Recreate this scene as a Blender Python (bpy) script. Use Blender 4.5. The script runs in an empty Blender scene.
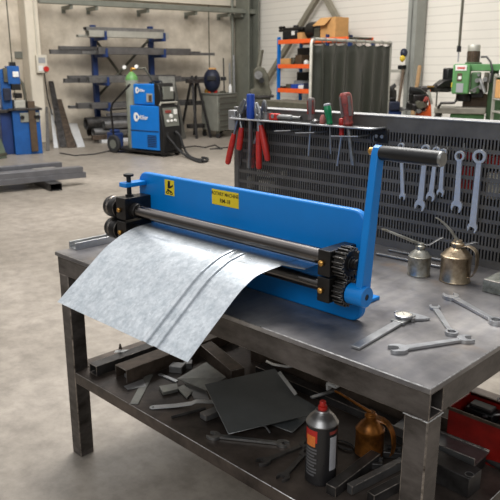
import bpy, bmesh, math, random
from mathutils import Matrix, Vector
random.seed(7)
PI = math.pi
scn = bpy.context.scene
COL = scn.collection

# ------------------------------------------------------------------ camera calibration (500 x 500 frame)
FL, HC, PITCH, YAW = 671.84, 1.5842, .2674, .7812
CAM = Vector((.6773, -1.2594, HC))
FW = Vector((-math.sin(YAW), math.cos(YAW), 0)); RT = Vector((math.cos(YAW), math.sin(YAW), 0))
def ray(u, v):
    x = (u-250)/FL; d = (v-250)/FL; c, s = math.cos(PITCH), math.sin(PITCH)
    return RT*x + FW*(c-d*s) + Vector((0, 0, -s-d*c))
def G(u, v, z=0.0):
    r = ray(u, v); return CAM + r*((z-HC)/r.z)
def PLN(u, v, p, n):
    r = ray(u, v); return CAM + r*(((Vector(p)-CAM).dot(n))/r.dot(n))
def PY(u, v, y): return PLN(u, v, (0, y, 0), Vector((0, 1, 0)))
def PF(u, v, p): return PLN(u, v, p, FW)          # plane facing the camera through p
ROOM = math.radians(-10.4)
MR = Matrix.Rotation(ROOM, 4, 'Z'); MRI = MR.inverted()
RX = MR @ Vector((1, 0, 0)); RY = MR @ Vector((0, 1, 0))
def RG(u, v, z=0.0): return MRI @ G(u, v, z)       # room coordinates
def RA(u, v, a): return MRI @ PLN(u, v, RX*a, RX)
def RB(u, v, b): return MRI @ PLN(u, v, RY*b, RY)
AW, BW = -13.9, 9.09                              # planes of the two walls in room coordinates

# ------------------------------------------------------------------ materials
def lin(c): return tuple(((x/255)/12.92 if x/255 <= .04045 else ((x/255+.055)/1.055)**2.4) for x in c)
def mat(name, rgb, rough=.5, metal=0.0, var=.12, scale=14, bump=0.0, bscale=60, rgb2=None, rvar=.1, stretch=None, detail=5, spec=.5):
    m = bpy.data.materials.new(name); m.use_nodes = True
    nt = m.node_tree; N = nt.nodes; L = nt.links
    b = N['Principled BSDF']; b.inputs['Metallic'].default_value = metal
    b.inputs['Specular IOR Level'].default_value = spec
    tc = N.new('ShaderNodeTexCoord'); src = tc.outputs['Object']
    if stretch:
        mp = N.new('ShaderNodeMapping'); mp.inputs['Scale'].default_value = stretch; L.new(src, mp.inputs[0]); src = mp.outputs[0]
    n = N.new('ShaderNodeTexNoise'); n.inputs['Scale'].default_value = scale; n.inputs['Detail'].default_value = detail
    n.inputs['Roughness'].default_value = .62
    L.new(src, n.inputs['Vector'])
    c = lin(rgb); c2 = lin(rgb2) if rgb2 else c
    r = N.new('ShaderNodeValToRGB')
    r.color_ramp.elements[0].position = .32; r.color_ramp.elements[1].position = .68
    r.color_ramp.elements[0].color = (*[max(0, x*(1-var)) for x in c2], 1); r.color_ramp.elements[1].color = (*[min(1, x*(1+var)) for x in c], 1)
    L.new(n.outputs['Fac'], r.inputs[0]); L.new(r.outputs[0], b.inputs['Base Color'])
    mr = N.new('ShaderNodeMapRange'); mr.inputs[3].default_value = max(.03, rough-rvar); mr.inputs[4].default_value = min(1, rough+rvar)
    L.new(n.outputs['Fac'], mr.inputs[0]); L.new(mr.outputs[0], b.inputs['Roughness'])
    if bump:
        n2 = N.new('ShaderNodeTexNoise'); n2.inputs['Scale'].default_value = bscale; n2.inputs['Detail'].default_value = 4
        L.new(src, n2.inputs['Vector'])
        bp = N.new('ShaderNodeBump'); bp.inputs['Strength'].default_value = bump; bp.inputs['Distance'].default_value = .004
        L.new(n2.outputs['Fac'], bp.inputs['Height']); L.new(bp.outputs[0], b.inputs['Normal'])
    return m

M = {}
def D(k, *a, **kw): M[k] = mat(k, *a, **kw)
D('blue', (0, 126, 208), .36, 0, .05, 6, .04, 200)
D('blue_machine', (8, 80, 148), .5, 0, .18, 5)
D('blue_rack', (20, 50, 104), .55, 0, .2, 6)
D('blue_weld', (0, 108, 192), .45, 0, .08, 4)
D('blue_grip', (22, 70, 165), .45, 0, .15, 40)
D('navy', (22, 29, 50), .5, 0, .3, 20)
D('black', (28, 28, 29), .42, .3, .25, 30, .05, 150)
D('black_plastic', (16, 16, 17), .42, 0, .25, 25)
D('black_steel', (50, 48, 47), .32, .7, .3, 25, .06, 120)
D('roller', (112, 108, 106), .2, 1, .15, 8, stretch=(1, 6, 6))
D('rail_steel', (94, 89, 86), .42, .6, .3, 7, .08, 90, rgb2=(62, 57, 53), stretch=(1, 1, 2.2))
D('shelf_steel', (92, 82, 75), .42, .55, .35, 6, .1, 70, rgb2=(54, 47, 43))
D('steel_dark', (74, 72, 71), .42, .65, .35, 12, .08, 90, rgb2=(56, 53, 51))
D('steel_rust', (92, 80, 70), .5, .5, .35, 14, .08, 90, rgb2=(70, 58, 48))
D('steel_mid', (132, 131, 130), .36, .75, .2, 16, .06, 90)
D('steel_light', (178, 179, 180), .32, .8, .14, 18, .04, 90)
D('sheet_grey', (150, 150, 142), .4, .7, .16, 9, rgb2=(128, 128, 126))
D('sheet_dark', (104, 108, 108), .38, .55, .14, 6)
D('chrome', (178, 179, 181), .33, .85, .1, 40, .04, 200)
D('chrome_old', (150, 150, 148), .34, .85, .22, 30, .05, 150)
D('wrench_dark', (92, 90, 88), .36, .75, .25, 30, .05, 150)
D('brass', (196, 148, 78), .32, .9, .12, 30)
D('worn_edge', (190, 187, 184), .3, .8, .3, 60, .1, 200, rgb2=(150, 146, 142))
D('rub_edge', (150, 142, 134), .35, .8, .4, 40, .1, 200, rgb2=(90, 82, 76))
D('chrome_satin', (188, 190, 193), .4, .4, .1, 40, .04, 200)
D('beam_steel', (112, 112, 116), .4, .5, .2, 4)
D('bar_steel', (98, 96, 95), .45, .4, .25, 5)
D('silver', (222, 224, 226), .35, .3, .08, 8)
D('mill_table', (128, 124, 114), .45, .4, .15, 12)
D('gear_glint', (104, 101, 98), .34, .8, .3, 60, .1, 200)  # paler bevel colour painting highlights onto the gear teeth
D('weld', (200, 198, 195), .35, .8, .25, 120, .3, 300)
D('yellow', (232, 205, 40), .5, 0, .04, 10)
D('print_black', (20, 20, 20), .6, 0, .02, 10)
D('white', (225, 224, 220), .5, 0, .04, 10)
D('can_print', (98, 98, 100), .5, 0, .1, 60)
D('can_label', (176, 176, 180), .5, 0, .1, 60)
D('label_grey', (150, 152, 155), .5, 0, .06, 30)
D('red', (190, 34, 26), .4, 0, .15, 30)
D('red_grip', (196, 44, 34), .45, 0, .2, 35)
D('red_worn', (150, 52, 44), .5, 0, .35, 60, rgb2=(96, 70, 64))
D('red_box', (128, 18, 10), .42, 0, .25, 20)
D('grip_grey', (112, 100, 96), .55, 0, .2, 50)
D('green_grip', (0, 128, 78), .35, 0, .12, 30)
D('pink', (190, 112, 104), .5, 0, .15, 30)
D('panel', (98, 95, 92), .5, .3, .22, 10, .08, 120)
D('panel_back', (24, 23, 23), .7, 0, .25, 8)
D('panel_edge', (165, 165, 165), .42, .7, .12, 14)
D('oil_tin', (165, 164, 156), .36, .8, .24, 26, .08, 80, rgb2=(126, 118, 100))
D('oil_brass', (172, 156, 132), .32, .85, .3, 22, .08, 80, rgb2=(134, 112, 86))
D('oil_amber', (156, 98, 40), .36, .7, .3, 26, .08, 80, rgb2=(104, 62, 26))
D('stone', (132, 132, 124), .55, .3, .3, 40, .2, 160, rgb2=(100, 102, 92))
D('can_dome', (150, 148, 146), .34, .85, .08, 20)
D('can_black', (34, 33, 34), .3, .1, .12, 20)
D('orange', (238, 100, 40), .5, 0, .08, 10)
D('orange_print', (220, 120, 50), .5, 0, .2, 60)
D('green_mill', (86, 138, 84), .45, 0, .14, 6)
D('green_dark', (66, 98, 62), .5, 0, .2, 6)
D('green_grey', (96, 108, 92), .5, 0, .15, 6)
D('green_bottle', (92, 142, 76), .45, 0, .12, 8)
D('bottle_grey', (142, 146, 134), .5, .1, .1, 8)
D('cabinet', (142, 142, 132), .5, .2, .12, 6)
D('drawer', (112, 114, 106), .5, .2, .12, 6)
D('machine_grey', (84, 82, 70), .5, .3, .3, 10)
D('cardboard', (196, 148, 92), .8, 0, .1, 10)
D('rubber', (36, 36, 37), .7, 0, .2, 20)
D('curtain', (48, 50, 43), .4, 0, .14, 5, spec=.4)
D('frame_pale', (176, 174, 164), .45, .4, .1, 10)
D('column_grey', (124, 126, 116), .55, .2, .14, 4)
D('column_pale', (146, 148, 142), .55, .2, .1, 3)
D('brace', (138, 132, 116), .55, .1, .12, 4)
D('conc_wall', (212, 202, 186), .9, 0, .14, 1.3, .3, 14, rgb2=(178, 166, 148))
D('conc_pillar', (214, 205, 188), .9, 0, .12, 1.4, .25, 14)
D('box_cream', (205, 198, 182), .6, 0, .06, 8)
D('rag', (205, 205, 202), .8, 0, .06, 60)
D('timber', (150, 120, 84), .8, 0, .2, 10)
D('yellow_helmet', (206, 176, 44), .45, 0, .08, 10)
D('brown_guard', (82, 66, 50), .5, .2, .25, 10)

def floor_mat():
    m = mat('polished_concrete', (160, 152, 142), .42, 0, .12, .55, .12, 9, rgb2=(140, 132, 121), rvar=.12, detail=9)
    nt = m.node_tree; N = nt.nodes; L = nt.links; b = N['Principled BSDF']
    old = b.inputs['Base Color'].links[0].from_socket
    tc = next(n for n in N if n.type == 'TEX_COORD')
    n = N.new('ShaderNodeTexNoise'); n.inputs['Scale'].default_value = 8; n.inputs['Detail'].default_value = 10; n.inputs['Roughness'].default_value = .7
    L.new(tc.outputs['Object'], n.inputs['Vector'])
    r = N.new('ShaderNodeValToRGB'); r.color_ramp.elements[0].position = .36; r.color_ramp.elements[1].position = .62
    r.color_ramp.elements[0].color = (.7, .69, .68, 1); r.color_ramp.elements[1].color = (1.06, 1.05, 1.04, 1)
    L.new(n.outputs['Fac'], r.inputs[0])
    v = N.new('ShaderNodeTexVoronoi'); v.inputs['Scale'].default_value = 26; L.new(tc.outputs['Object'], v.inputs['Vector'])
    r2 = N.new('ShaderNodeValToRGB'); r2.color_ramp.elements[0].position = .03; r2.color_ramp.elements[1].position = .12
    r2.color_ramp.elements[0].color = (.72, .7, .68, 1); r2.color_ramp.elements[1].color = (1, 1, 1, 1)
    L.new(v.outputs['Distance'], r2.inputs[0])
    m1 = N.new('ShaderNodeMix'); m1.data_type = 'RGBA'; m1.blend_type = 'MULTIPLY'; m1.inputs[0].default_value = 1
    L.new(old, m1.inputs[6]); L.new(r.outputs[0], m1.inputs[7])
    m2 = N.new('ShaderNodeMix'); m2.data_type = 'RGBA'; m2.blend_type = 'MULTIPLY'; m2.inputs[0].default_value = .52
    L.new(m1.outputs[2], m2.inputs[6]); L.new(r2.outputs[0], m2.inputs[7]); L.new(m2.outputs[2], b.inputs['Base Color'])
    return m
M['floor'] = floor_mat()

def top_mat():
    m = mat('worn_steel_plate', (168, 165, 164), .34, .42, .2, 3.2, .06, 60, rgb2=(104, 102, 104), rvar=.12, detail=9)
    nt = m.node_tree; N = nt.nodes; L = nt.links; b = N['Principled BSDF']
    old = b.inputs['Base Color'].links[0].from_socket
    tc = next(n for n in N if n.type == 'TEX_COORD')
    prev = old
    for sc, st, lo in ((2.6, (1, 1.6, 1), .58), (5, (6, .8, 1), .86)):
        mp = N.new('ShaderNodeMapping'); mp.inputs['Scale'].default_value = st; mp.inputs['Rotation'].default_value = (0, 0, .5)
        L.new(tc.outputs['Object'], mp.inputs[0])
        n = N.new('ShaderNodeTexNoise'); n.inputs['Scale'].default_value = sc; n.inputs['Detail'].default_value = 6; L.new(mp.outputs[0], n.inputs['Vector'])
        r = N.new('ShaderNodeValToRGB'); r.color_ramp.elements[0].position = .35; r.color_ramp.elements[1].position = .6
        r.color_ramp.elements[0].color = (lo, lo, lo*1.02, 1); r.color_ramp.elements[1].color = (1.05, 1.04, 1.02, 1)
        L.new(n.outputs['Fac'], r.inputs[0])
        mx = N.new('ShaderNodeMix'); mx.data_type = 'RGBA'; mx.blend_type = 'MULTIPLY'; mx.inputs[0].default_value = 1
        L.new(prev, mx.inputs[6]); L.new(r.outputs[0], mx.inputs[7]); prev = mx.outputs[2]
    # rusty spots
    n = N.new('ShaderNodeTexNoise'); n.inputs['Scale'].default_value = 7; n.inputs['Detail'].default_value = 8; L.new(tc.outputs['Object'], n.inputs['Vector'])
    r = N.new('ShaderNodeValToRGB'); r.color_ramp.elements[0].position = .6; r.color_ramp.elements[1].position = .72
    r.color_ramp.elements[0].color = (0, 0, 0, 1); r.color_ramp.elements[1].color = (.5, .5, .5, 1)
    L.new(n.outputs['Fac'], r.inputs[0])
    mx = N.new('ShaderNodeMix'); mx.data_type = 'RGBA'; L.new(r.outputs[0], mx.inputs[0]); L.new(prev, mx.inputs[6]); mx.inputs[7].default_value = (*lin((150, 128, 106)), 1)
    L.new(mx.outputs[2], b.inputs['Base Color'])
    return m
M['top'] = top_mat()

def galv_mat():
    m = mat('galvanised_sheet', (198, 203, 207), .29, .92, .05, 7, .03, 60, rvar=.05)
    nt = m.node_tree; N = nt.nodes; L = nt.links; b = N['Principled BSDF']
    old = b.inputs['Base Color'].links[0].from_socket
    tc = next(n for n in N if n.type == 'TEX_COORD')
    v = N.new('ShaderNodeTexVoronoi'); v.inputs['Scale'].default_value = 110; L.new(tc.outputs['Object'], v.inputs['Vector'])
    n = N.new('ShaderNodeTexNoise'); n.inputs['Scale'].default_value = 26; n.inputs['Detail'].default_value = 10; n.inputs['Roughness'].default_value = .8
    L.new(tc.outputs['Object'], n.inputs['Vector'])
    r = N.new('ShaderNodeValToRGB'); r.color_ramp.elements[0].position = .38; r.color_ramp.elements[1].position = .58
    r.color_ramp.elements[0].color = (.72, .75, .77, 1); r.color_ramp.elements[1].color = (1, 1, 1, 1); L.new(n.outputs['Fac'], r.inputs[0])
    rv = N.new('ShaderNodeValToRGB'); rv.color_ramp.elements[0].color = (.8, .81, .82, 1); rv.color_ramp.elements[1].color = (1.05, 1.05, 1.05, 1)
    L.new(v.outputs['Color'], rv.inputs[0])
    mx = N.new('ShaderNodeMix'); mx.data_type = 'RGBA'; mx.blend_type = 'MULTIPLY'; mx.inputs[0].default_value = 1
    L.new(old, mx.inputs[6]); L.new(r.outputs[0], mx.inputs[7])
    m2 = N.new('ShaderNodeMix'); m2.data_type = 'RGBA'; m2.blend_type = 'MULTIPLY'; m2.inputs[0].default_value = 1
    L.new(mx.outputs[2], m2.inputs[6]); L.new(rv.outputs[0], m2.inputs[7]); L.new(m2.outputs[2], b.inputs['Base Color'])
    return m
M['galv'] = galv_mat()

def white_wall_mat():
    m = mat('white_panel_wall', (224, 219, 209), .7, 0, .03, 1.2)
    nt = m.node_tree; N = nt.nodes; L = nt.links; b = N['Principled BSDF']
    tc = next(n for n in N if n.type == 'TEX_COORD'); sp = N.new('ShaderNodeSeparateXYZ'); L.new(tc.outputs['Object'], sp.inputs[0])
    d = N.new('ShaderNodeMath'); d.operation = 'DIVIDE'; d.inputs[1].default_value = .145; L.new(sp.outputs['Z'], d.inputs[0])
    fr = N.new('ShaderNodeMath'); fr.operation = 'FRACT'; L.new(d.outputs[0], fr.inputs[0])
    r = N.new('ShaderNodeValToRGB'); r.color_ramp.elements[0].position = 0; r.color_ramp.elements[1].position = .16
    r.color_ramp.elements[0].color = (.66, .65, .63, 1); r.color_ramp.elements[1].color = (1, 1, 1, 1)
    L.new(fr.outputs[0], r.inputs[0]); old = b.inputs['Base Color'].links[0].from_socket
    mx = N.new('ShaderNodeMix'); mx.data_type = 'RGBA'; mx.blend_type = 'MULTIPLY'; mx.inputs[0].default_value = .7
    L.new(old, mx.inputs[6]); L.new(r.outputs[0], mx.inputs[7]); L.new(mx.outputs[2], b.inputs['Base Color'])
    return m
M['white_wall'] = white_wall_mat()

# ------------------------------------------------------------------ mesh helpers
WM = {}                                            # world matrix of each object made here
def T(x, y, z): return Matrix.Translation((x, y, z))
def R(a, ax): return Matrix.Rotation(a, 4, ax)
def frame(o, xd, zd=(0, 0, 1)):
    x = Vector(xd).normalized(); z = Vector(zd); z = (z - x*z.dot(x)).normalized(); y = z.cross(x)
    m = Matrix.Identity(4)
    for i in range(3): m[i][0], m[i][1], m[i][2], m[i][3] = x[i], y[i], z[i], o[i]
    return m
class MB:
    def __init__(s, F=None): s.v = []; s.f = []; s.F = F or Matrix.Identity(4)
    def add(s, vs, fs, m=None):
        mm = s.F @ m if m is not None else s.F
        o = len(s.v); s.v += [mm @ Vector(p) for p in vs]; s.f += [tuple(i+o for i in f) for f in fs]; return s
    def bx(s, x0, x1, y0, y1, z0, z1, m=None):
        vs = [(x0,y0,z0),(x1,y0,z0),(x1,y1,z0),(x0,y1,z0),(x0,y0,z1),(x1,y0,z1),(x1,y1,z1),(x0,y1,z1)]
        return s.add(vs, [(0,3,2,1),(4,5,6,7),(0,1,5,4),(1,2,6,5),(2,3,7,6),(3,0,4,7)], m)
    def prism(s, pts, z0, z1, m=None):
        a = sum(pts[i][0]*pts[(i+1) % len(pts)][1]-pts[(i+1) % len(pts)][0]*pts[i][1] for i in range(len(pts)))
        if a < 0: pts = pts[::-1]
        n = len(pts); vs = [(x, y, z0) for x, y in pts]+[(x, y, z1) for x, y in pts]
        return s.add(vs, [tuple(range(n-1, -1, -1)), tuple(range(n, 2*n))]+[(i, (i+1) % n, n+(i+1) % n, n+i) for i in range(n)], m)
    def ring(s, outer, inner, z0, z1, m=None):
        n = len(outer); vs = [(x, y, z) for z in (z0, z1) for L_ in (outer, inner) for x, y in L_]; fs = []
        for i in range(n):
            j = (i+1) % n
            fs += [(i, j, 2*n+j, 2*n+i), (n+j, n+i, 3*n+i, 3*n+j), (2*n+i, 2*n+j, 3*n+j, 3*n+i), (j, i, n+i, n+j)]
        return s.add(vs, fs, m)
    def rtube(s, w, h, t, L_, m=None):               # open box tube along local z
        o = [(-w/2,-h/2),(w/2,-h/2),(w/2,h/2),(-w/2,h/2)]; i = [(-w/2+t,-h/2+t),(w/2-t,-h/2+t),(w/2-t,h/2-t),(-w/2+t,h/2-t)]
        return s.ring(o, i, 0, L_, m)
    def lathe(s, prof, m=None, seg=24, ax='Z'):
        vs = []; fs = []; n = len(prof)
        for k in range(seg):
            a = 2*PI*k/seg
            vs += [(r*math.cos(a), r*math.sin(a), z) for r, z in prof]
        for k in range(seg):
            q = (k+1) % seg
            for i in range(n-1): fs.append((k*n+i, q*n+i, q*n+i+1, k*n+i+1))
        if prof[0][0] > 1e-6: fs.append(tuple(k*n for k in range(seg-1, -1, -1)))
        if prof[-1][0] > 1e-6: fs.append(tuple(k*n+n-1 for k in range(seg)))
        return s.add(vs, fs, m)
    def cyl(s, a, b, r, r2=None, seg=16):
        a, b = Vector(a), Vector(b); d = b-a
        q = d.to_track_quat('Z', 'Y').to_matrix().to_4x4(); return s.lathe([(r, 0), (r2 if r2 is not None else r, d.length)], T(*a) @ q, seg)
    def rod(s, pts, r, seg=10):
        pts = [Vector(p) for p in pts]; n = len(pts); vs = []; fs = []
        rr = r if isinstance(r, (list, tuple)) else [r]*n
        up = Vector((0, 0, 1)); t0 = (pts[1]-pts[0]).normalized()
        if abs(t0.dot(up)) > .9: up = Vector((0, 1, 0))
        side = t0.cross(up).normalized()
        for i, p in enumerate(pts):
            t = (pts[min(i+1, n-1)]-pts[max(i-1, 0)]).normalized()
            side = (side-t*side.dot(t)).normalized(); b = t.cross(side)
            for k in range(seg):
                a = 2*PI*k/seg; vs.append(p+(side*math.cos(a)+b*math.sin(a))*rr[i])
        for i in range(n-1):
            for k in range(seg):
                q = (k+1) % seg; fs.append((i*seg+k, i*seg+q, (i+1)*seg+q, (i+1)*seg+k))
        fs.append(tuple(range(seg-1, -1, -1))); fs.append(tuple((n-1)*seg+k for k in range(seg)))
        return s.add(vs, fs)
    def strip(s, pts, w, t, m=None):                 # flat bar bent along pts (x, z), width along y
        up = []; n = len(pts)
        for i in range(n):
            a = Vector(pts[max(i-1, 0)]); b = Vector(pts[min(i+1, n-1)]); d = (b-a).normalized(); nn = Vector((-d.y, d.x))*t/2
            up.append((Vector(pts[i])+nn, Vector(pts[i])-nn))
        vs = []; fs = []
        for a, b in up: vs += [(a.x, -w/2, a.y), (a.x, w/2, a.y), (b.x, w/2, b.y), (b.x, -w/2, b.y)]
        for i in range(n-1):
            for k in range(4): fs.append((i*4+k, i*4+(k+1) % 4, i*4+4+(k+1) % 4, i*4+4+k))
        fs += [(3, 2, 1, 0), tuple((n-1)*4+k for k in range(4))]
        return s.add(vs, fs, m)
    def sphere(s, c, r, sc=(1, 1, 1), seg=16, rings=10):
        prof = [(r*math.sin(PI*i/rings)*1.0, -r*math.cos(PI*i/rings)) for i in range(rings+1)]; prof[0] = (0, -r); prof[-1] = (0, r)
        return s.lathe(prof, T(*c) @ Matrix.Diagonal((*sc, 1)), seg)
    def plate4(s, c, t):                              # thin plate from 4 corner points, thickness t downwards
        c = [Vector(p) for p in c]; n = (c[1]-c[0]).cross(c[2]-c[0]).normalized()
        if n.z < 0: n = -n
        return s.add([p for p in c]+[p-n*t for p in c], [(0,1,2,3),(7,6,5,4)]+[(i, i+4, (i+1) % 4+4, (i+1) % 4) for i in range(4)])
    def build(s, name, m, parent=None, bevel=0, origin=None, smooth=35, seg=2, edge=None):
        me = bpy.data.meshes.new(name)
        if parent is not None: inv = WM[parent.name].inverted(); loc = None
        else:
            if origin is None:
                lo = [min(p[i] for p in s.v) for i in range(3)]; hi = [max(p[i] for p in s.v) for i in range(3)]
                origin = ((lo[0]+hi[0])/2, (lo[1]+hi[1])/2, lo[2])
            inv = T(*origin).inverted()
        me.from_pydata([inv @ p for p in s.v], [], s.f)
        bm = bmesh.new(); bm.from_mesh(me); bmesh.ops.remove_doubles(bm, verts=bm.verts, dist=1e-6)
        bmesh.ops.recalc_face_normals(bm, faces=bm.faces); bm.to_mesh(me); bm.free()
        me.shade_smooth(); me.set_sharp_from_angle(angle=math.radians(smooth))
        mm = M[m] if isinstance(m, str) else m
        me.materials.append(mm)
        o = bpy.data.objects.new(name, me); COL.objects.link(o)
        if parent is not None: o.parent = parent; WM[o.name] = WM[parent.name]
        else: o.location = origin; WM[o.name] = T(*origin)
        if edge: me.materials.append(M[edge])
        if bevel:
            b = o.modifiers.new('bevel', 'BEVEL'); b.width = bevel; b.segments = seg; b.limit_method = 'ANGLE'; b.angle_limit = math.radians(40)
            if edge: b.material = 1
        return o
def tag(o, label, cat, group=None):
    o['label'] = label; o['category'] = cat
    if group: o['group'] = group
    return o
def thing(name, label, cat, loc, rz=0, group=None):
    o = bpy.data.objects.new(name, None); COL.objects.link(o); o.location = loc; o.rotation_euler = (0, 0, rz); o.empty_display_size = .05
    WM[o.name] = T(*loc) @ R(rz, 'Z'); return tag(o, label, cat, group)
def rthing(name, label, cat, rloc, rz=0, group=None): return thing(name, label, cat, MR @ Vector(rloc), ROOM+rz, group)
def structure(o): o['kind'] = 'structure'; return o
def circ(r, n=24, cx=0, cy=0, a0=0): return [(cx+r*math.cos(a0+2*PI*i/n), cy+r*math.sin(a0+2*PI*i/n)) for i in range(n)]
def rrect(x0, x1, y0, y1, r, n=6, corners=(1, 1, 1, 1)):
    out = []
    for (cx, cy, a), on in zip(((x1-r, y0+r, -PI/2), (x1-r, y1-r, 0), (x0+r, y1-r, PI/2), (x0+r, y0+r, PI)), corners):
        if on: out += [(cx+r*math.cos(a+PI/2*i/n), cy+r*math.sin(a+PI/2*i/n)) for i in range(n+1)]
        else: out.append((cx+(r if a in (-PI/2, 0) else -r), cy+(r if a in (0, PI/2) else -r)))
    return out
XZ = Matrix(((1,0,0,0),(0,0,-1,0),(0,1,0,0),(0,0,0,1)))   # 2-D (x,y) -> world (x, z), extrude towards -y
YZ = Matrix(((0,0,1,0),(1,0,0,0),(0,1,0,0),(0,0,0,1)))    # 2-D (x,y) -> world (y, z), extrude towards +x
def lettering(txt, size, m, material, parent, name='lettering', align='CENTER', sx=1.0):
    cu = bpy.data.curves.new('t', 'FONT'); cu.body = txt; cu.size = size; cu.align_x = align; cu.align_y = 'CENTER'; cu.extrude = .0002
    cu.offset = size*.012
    o = bpy.data.objects.new('t', cu); COL.objects.link(o)
    dg = bpy.context.evaluated_depsgraph_get(); me = bpy.data.meshes.new_from_object(o.evaluated_get(dg))
    bpy.data.objects.remove(o); bpy.data.curves.remove(cu)
    me.transform(WM[parent.name].inverted() @ m @ Matrix.Diagonal((sx, 1, 1, 1))); me.materials.clear(); me.materials.append(M[material])
    ob = bpy.data.objects.new(name, me); COL.objects.link(ob); ob.parent = parent; WM[ob.name] = WM[parent.name]; return ob

ZT, ZS = .885, .3934
# ================================================================== SETTING
fl = MB(MR); fl.bx(-16, 9, -9, 11, -.1, 0)
structure(fl.build('floor', 'floor', origin=(0, 0, 0)))
jm = MB()
for (u0, v0, u1, v1) in ((0, 240, 60, 268),):
    pass
wl = MB(MR); wl.bx(AW-.3, AW, -4, BW+.3, 0, 6.0)
structure(wl.build('wall_left', 'conc_wall', origin=tuple(MR @ Vector((AW, 3, 0)))))
wr_ = MB(MR); wr_.bx(AW, 3, BW, BW+.3, 0, 6.0)
structure(wr_.build('wall_back', 'white_wall', origin=tuple(MR @ Vector((-6, BW, 0)))))
# joints between the cast panels
for i, (u, v) in enumerate(((9, 30), (209, 40))):
    p = RA(u, v, AW); structure(MB(MR).bx(AW-.01, AW+.004, p.y-.012, p.y+.012, 0, 5).build('trim_%d' % (i+1), 'machine_grey'))
# concrete pillar against the left wall
p0, p1 = RA(29, 60, AW+.45), RA(42, 60, AW+.45)
structure(MB(MR).bx(AW, AW+.45, p0.y, p1.y, 0, 6).build('pillar', 'conc_pillar', bevel=.02))
# ledge band and long horizontal pipe rail on the wall
zb = RA(150, 6, AW+.5).z
b0 = RA(44, 2, AW+.5); b1 = RA(255, 13, AW+.5)
ra = thing('wall_rail', 'long grey horizontal pipe rail high on the concrete wall', 'rail', MR @ Vector((AW+.5, (b0.y+b1.y)/2, zb)), ROOM)
MB(MR).bx(AW+.44, AW+.56, p1.y, BW-.1, zb-.06, zb+.05).build('rail_pipe', 'column_grey', ra, .01)
MB(MR).bx(AW+.43, AW+.57, BW-.1, BW-.04, zb-.07, zb+.07).build('end_cap', 'black', ra)
for u in (70, 95, 146, 194, 227, 240):
    b = RA(u, 10, AW+.4).y
    MB(MR).bx(AW, AW+.5, b-.03, b+.03, zb-.14, zb-.06).bx(AW, AW+.03, b-.04, b+.04, zb-.2, zb-.06).build('bracket', 'column_grey', ra)
structure(MB(MR).bx(AW, AW+.12, p1.y, BW, zb+.14, zb+.5).build('trim_3', 'conc_pillar'))
# steel columns
c0, c1 = RB(236, 60, BW-.12), RB(247, 60, BW-.12)
cm = MB(MR); a0, a1 = c0.x, c1.x; bb0, bb1 = BW-.42, BW-.1
a0, a1 = RB(235, 60, bb0).x, RB(248.5, 60, bb0).x
cm.bx(a0, a1, bb0, bb0+.03, 0, 6).bx(a0, a1, bb1-.03, bb1, 0, 6).bx((a0+a1)/2-.02, (a0+a1)/2+.02, bb0, bb1, 0, 6)
structure(cm.build('column', 'column_grey'))
bb0 = BW-.3; a0, a1 = RB(406, 50, bb0).x, RB(414.5, 50, bb0).x
cm = MB(MR).bx(a0, a1, bb0, bb0+.03, 0, 6).bx(a0, a1, BW-.08, BW-.05, 0, 6).bx((a0+a1)/2-.02, (a0+a1)/2+.02, bb0, BW-.05, 0, 6).bx(a1-.02, a1, bb0+.03, BW-.08, 0, 6)
structure(cm.build('column', 'column_pale'))
# diagonal wind braces on the white wall
for (u0, v0, u1, v1) in ((316, 0, 261, 90), (327, 0, 349, 40)):
    q0, q1 = RB(u0, v0, BW-.2), RB(u1, v1, BW-.2); d = (q1-q0).normalized(); q0 = q0-d*1.2; q1 = q1+d*(.35 if u0 < 320 else 1.5)
    F_ = frame(q0, d, (0, -1, 0)); structure(MB(MR).bx(0, (q1-q0).length, -.055, .055, -.05, .05, F_).build('trim_%d' % (4 if u0 < 320 else 5), 'brace'))
# electrical
p = RA(37, 64, AW+.47); zt = RA(40, 55, AW+.47).z; zl = RA(40, 73, AW+.47).z
sb = rthing('switch_box', 'cream wall switch box with a red emergency button on the pillar', 'switch box', (AW+.45, (RA(36, 64, AW+.5).y+RA(47, 64, AW+.5).y)/2, zl))
y0, y1 = RA(36, 64, AW+.5).y, RA(46.5, 64, AW+.5).y
MB(MR).bx(AW+.45, AW+.55, y0, y1, zl, zt).build('housing', 'box_cream', sb, .01)
MB(MR).bx(AW+.55, AW+.557, y0+.04, y1-.04, (zl+zt)/2+.02, zt-.05).build('display_window', 'label_grey', sb)
MB(MR).bx(AW+.55, AW+.56, y0+.03, y1-.1, zl+.04, (zl+zt)/2-.03).build('switch_panel', 'white', sb)
q = RA(46, 69, AW+.56); MB(MR).cyl((AW+.5, q.y, q.z), (AW+.6, q.y, q.z), .05, .055).build('red_button', 'red', sb)
tag(MB(MR).rod([(AW+.47, RA(36.5, 40, AW+.47).y, zt-.01), (AW+.47, RA(36.5, 40, AW+.47).y, 3.6)], .018).build('conduit', 'box_cream'), 'thin vertical conduit pipe rising from the switch box', 'conduit')
tag(MB(MR).rod([(AW+.47, y1-.05, zl+.01), (AW+.46, y1-.02, zl-.5), (AW+.3, y1+.1, .6), (AW+.2, y1+.3, .03)], .012).build('cable', 'black_plastic'), 'black cable hanging from the switch box with the red button', 'cable')
b = RA(24.5, 55, AW+.02); tag(MB(MR).bx(AW, AW+.03, b.y-.2, b.y+.12, b.z-.07, b.z+.07).build('wall_plate', 'drawer', bevel=.005), 'small grey rectangular plate on the concrete wall beside the pillar', 'plate')
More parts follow.
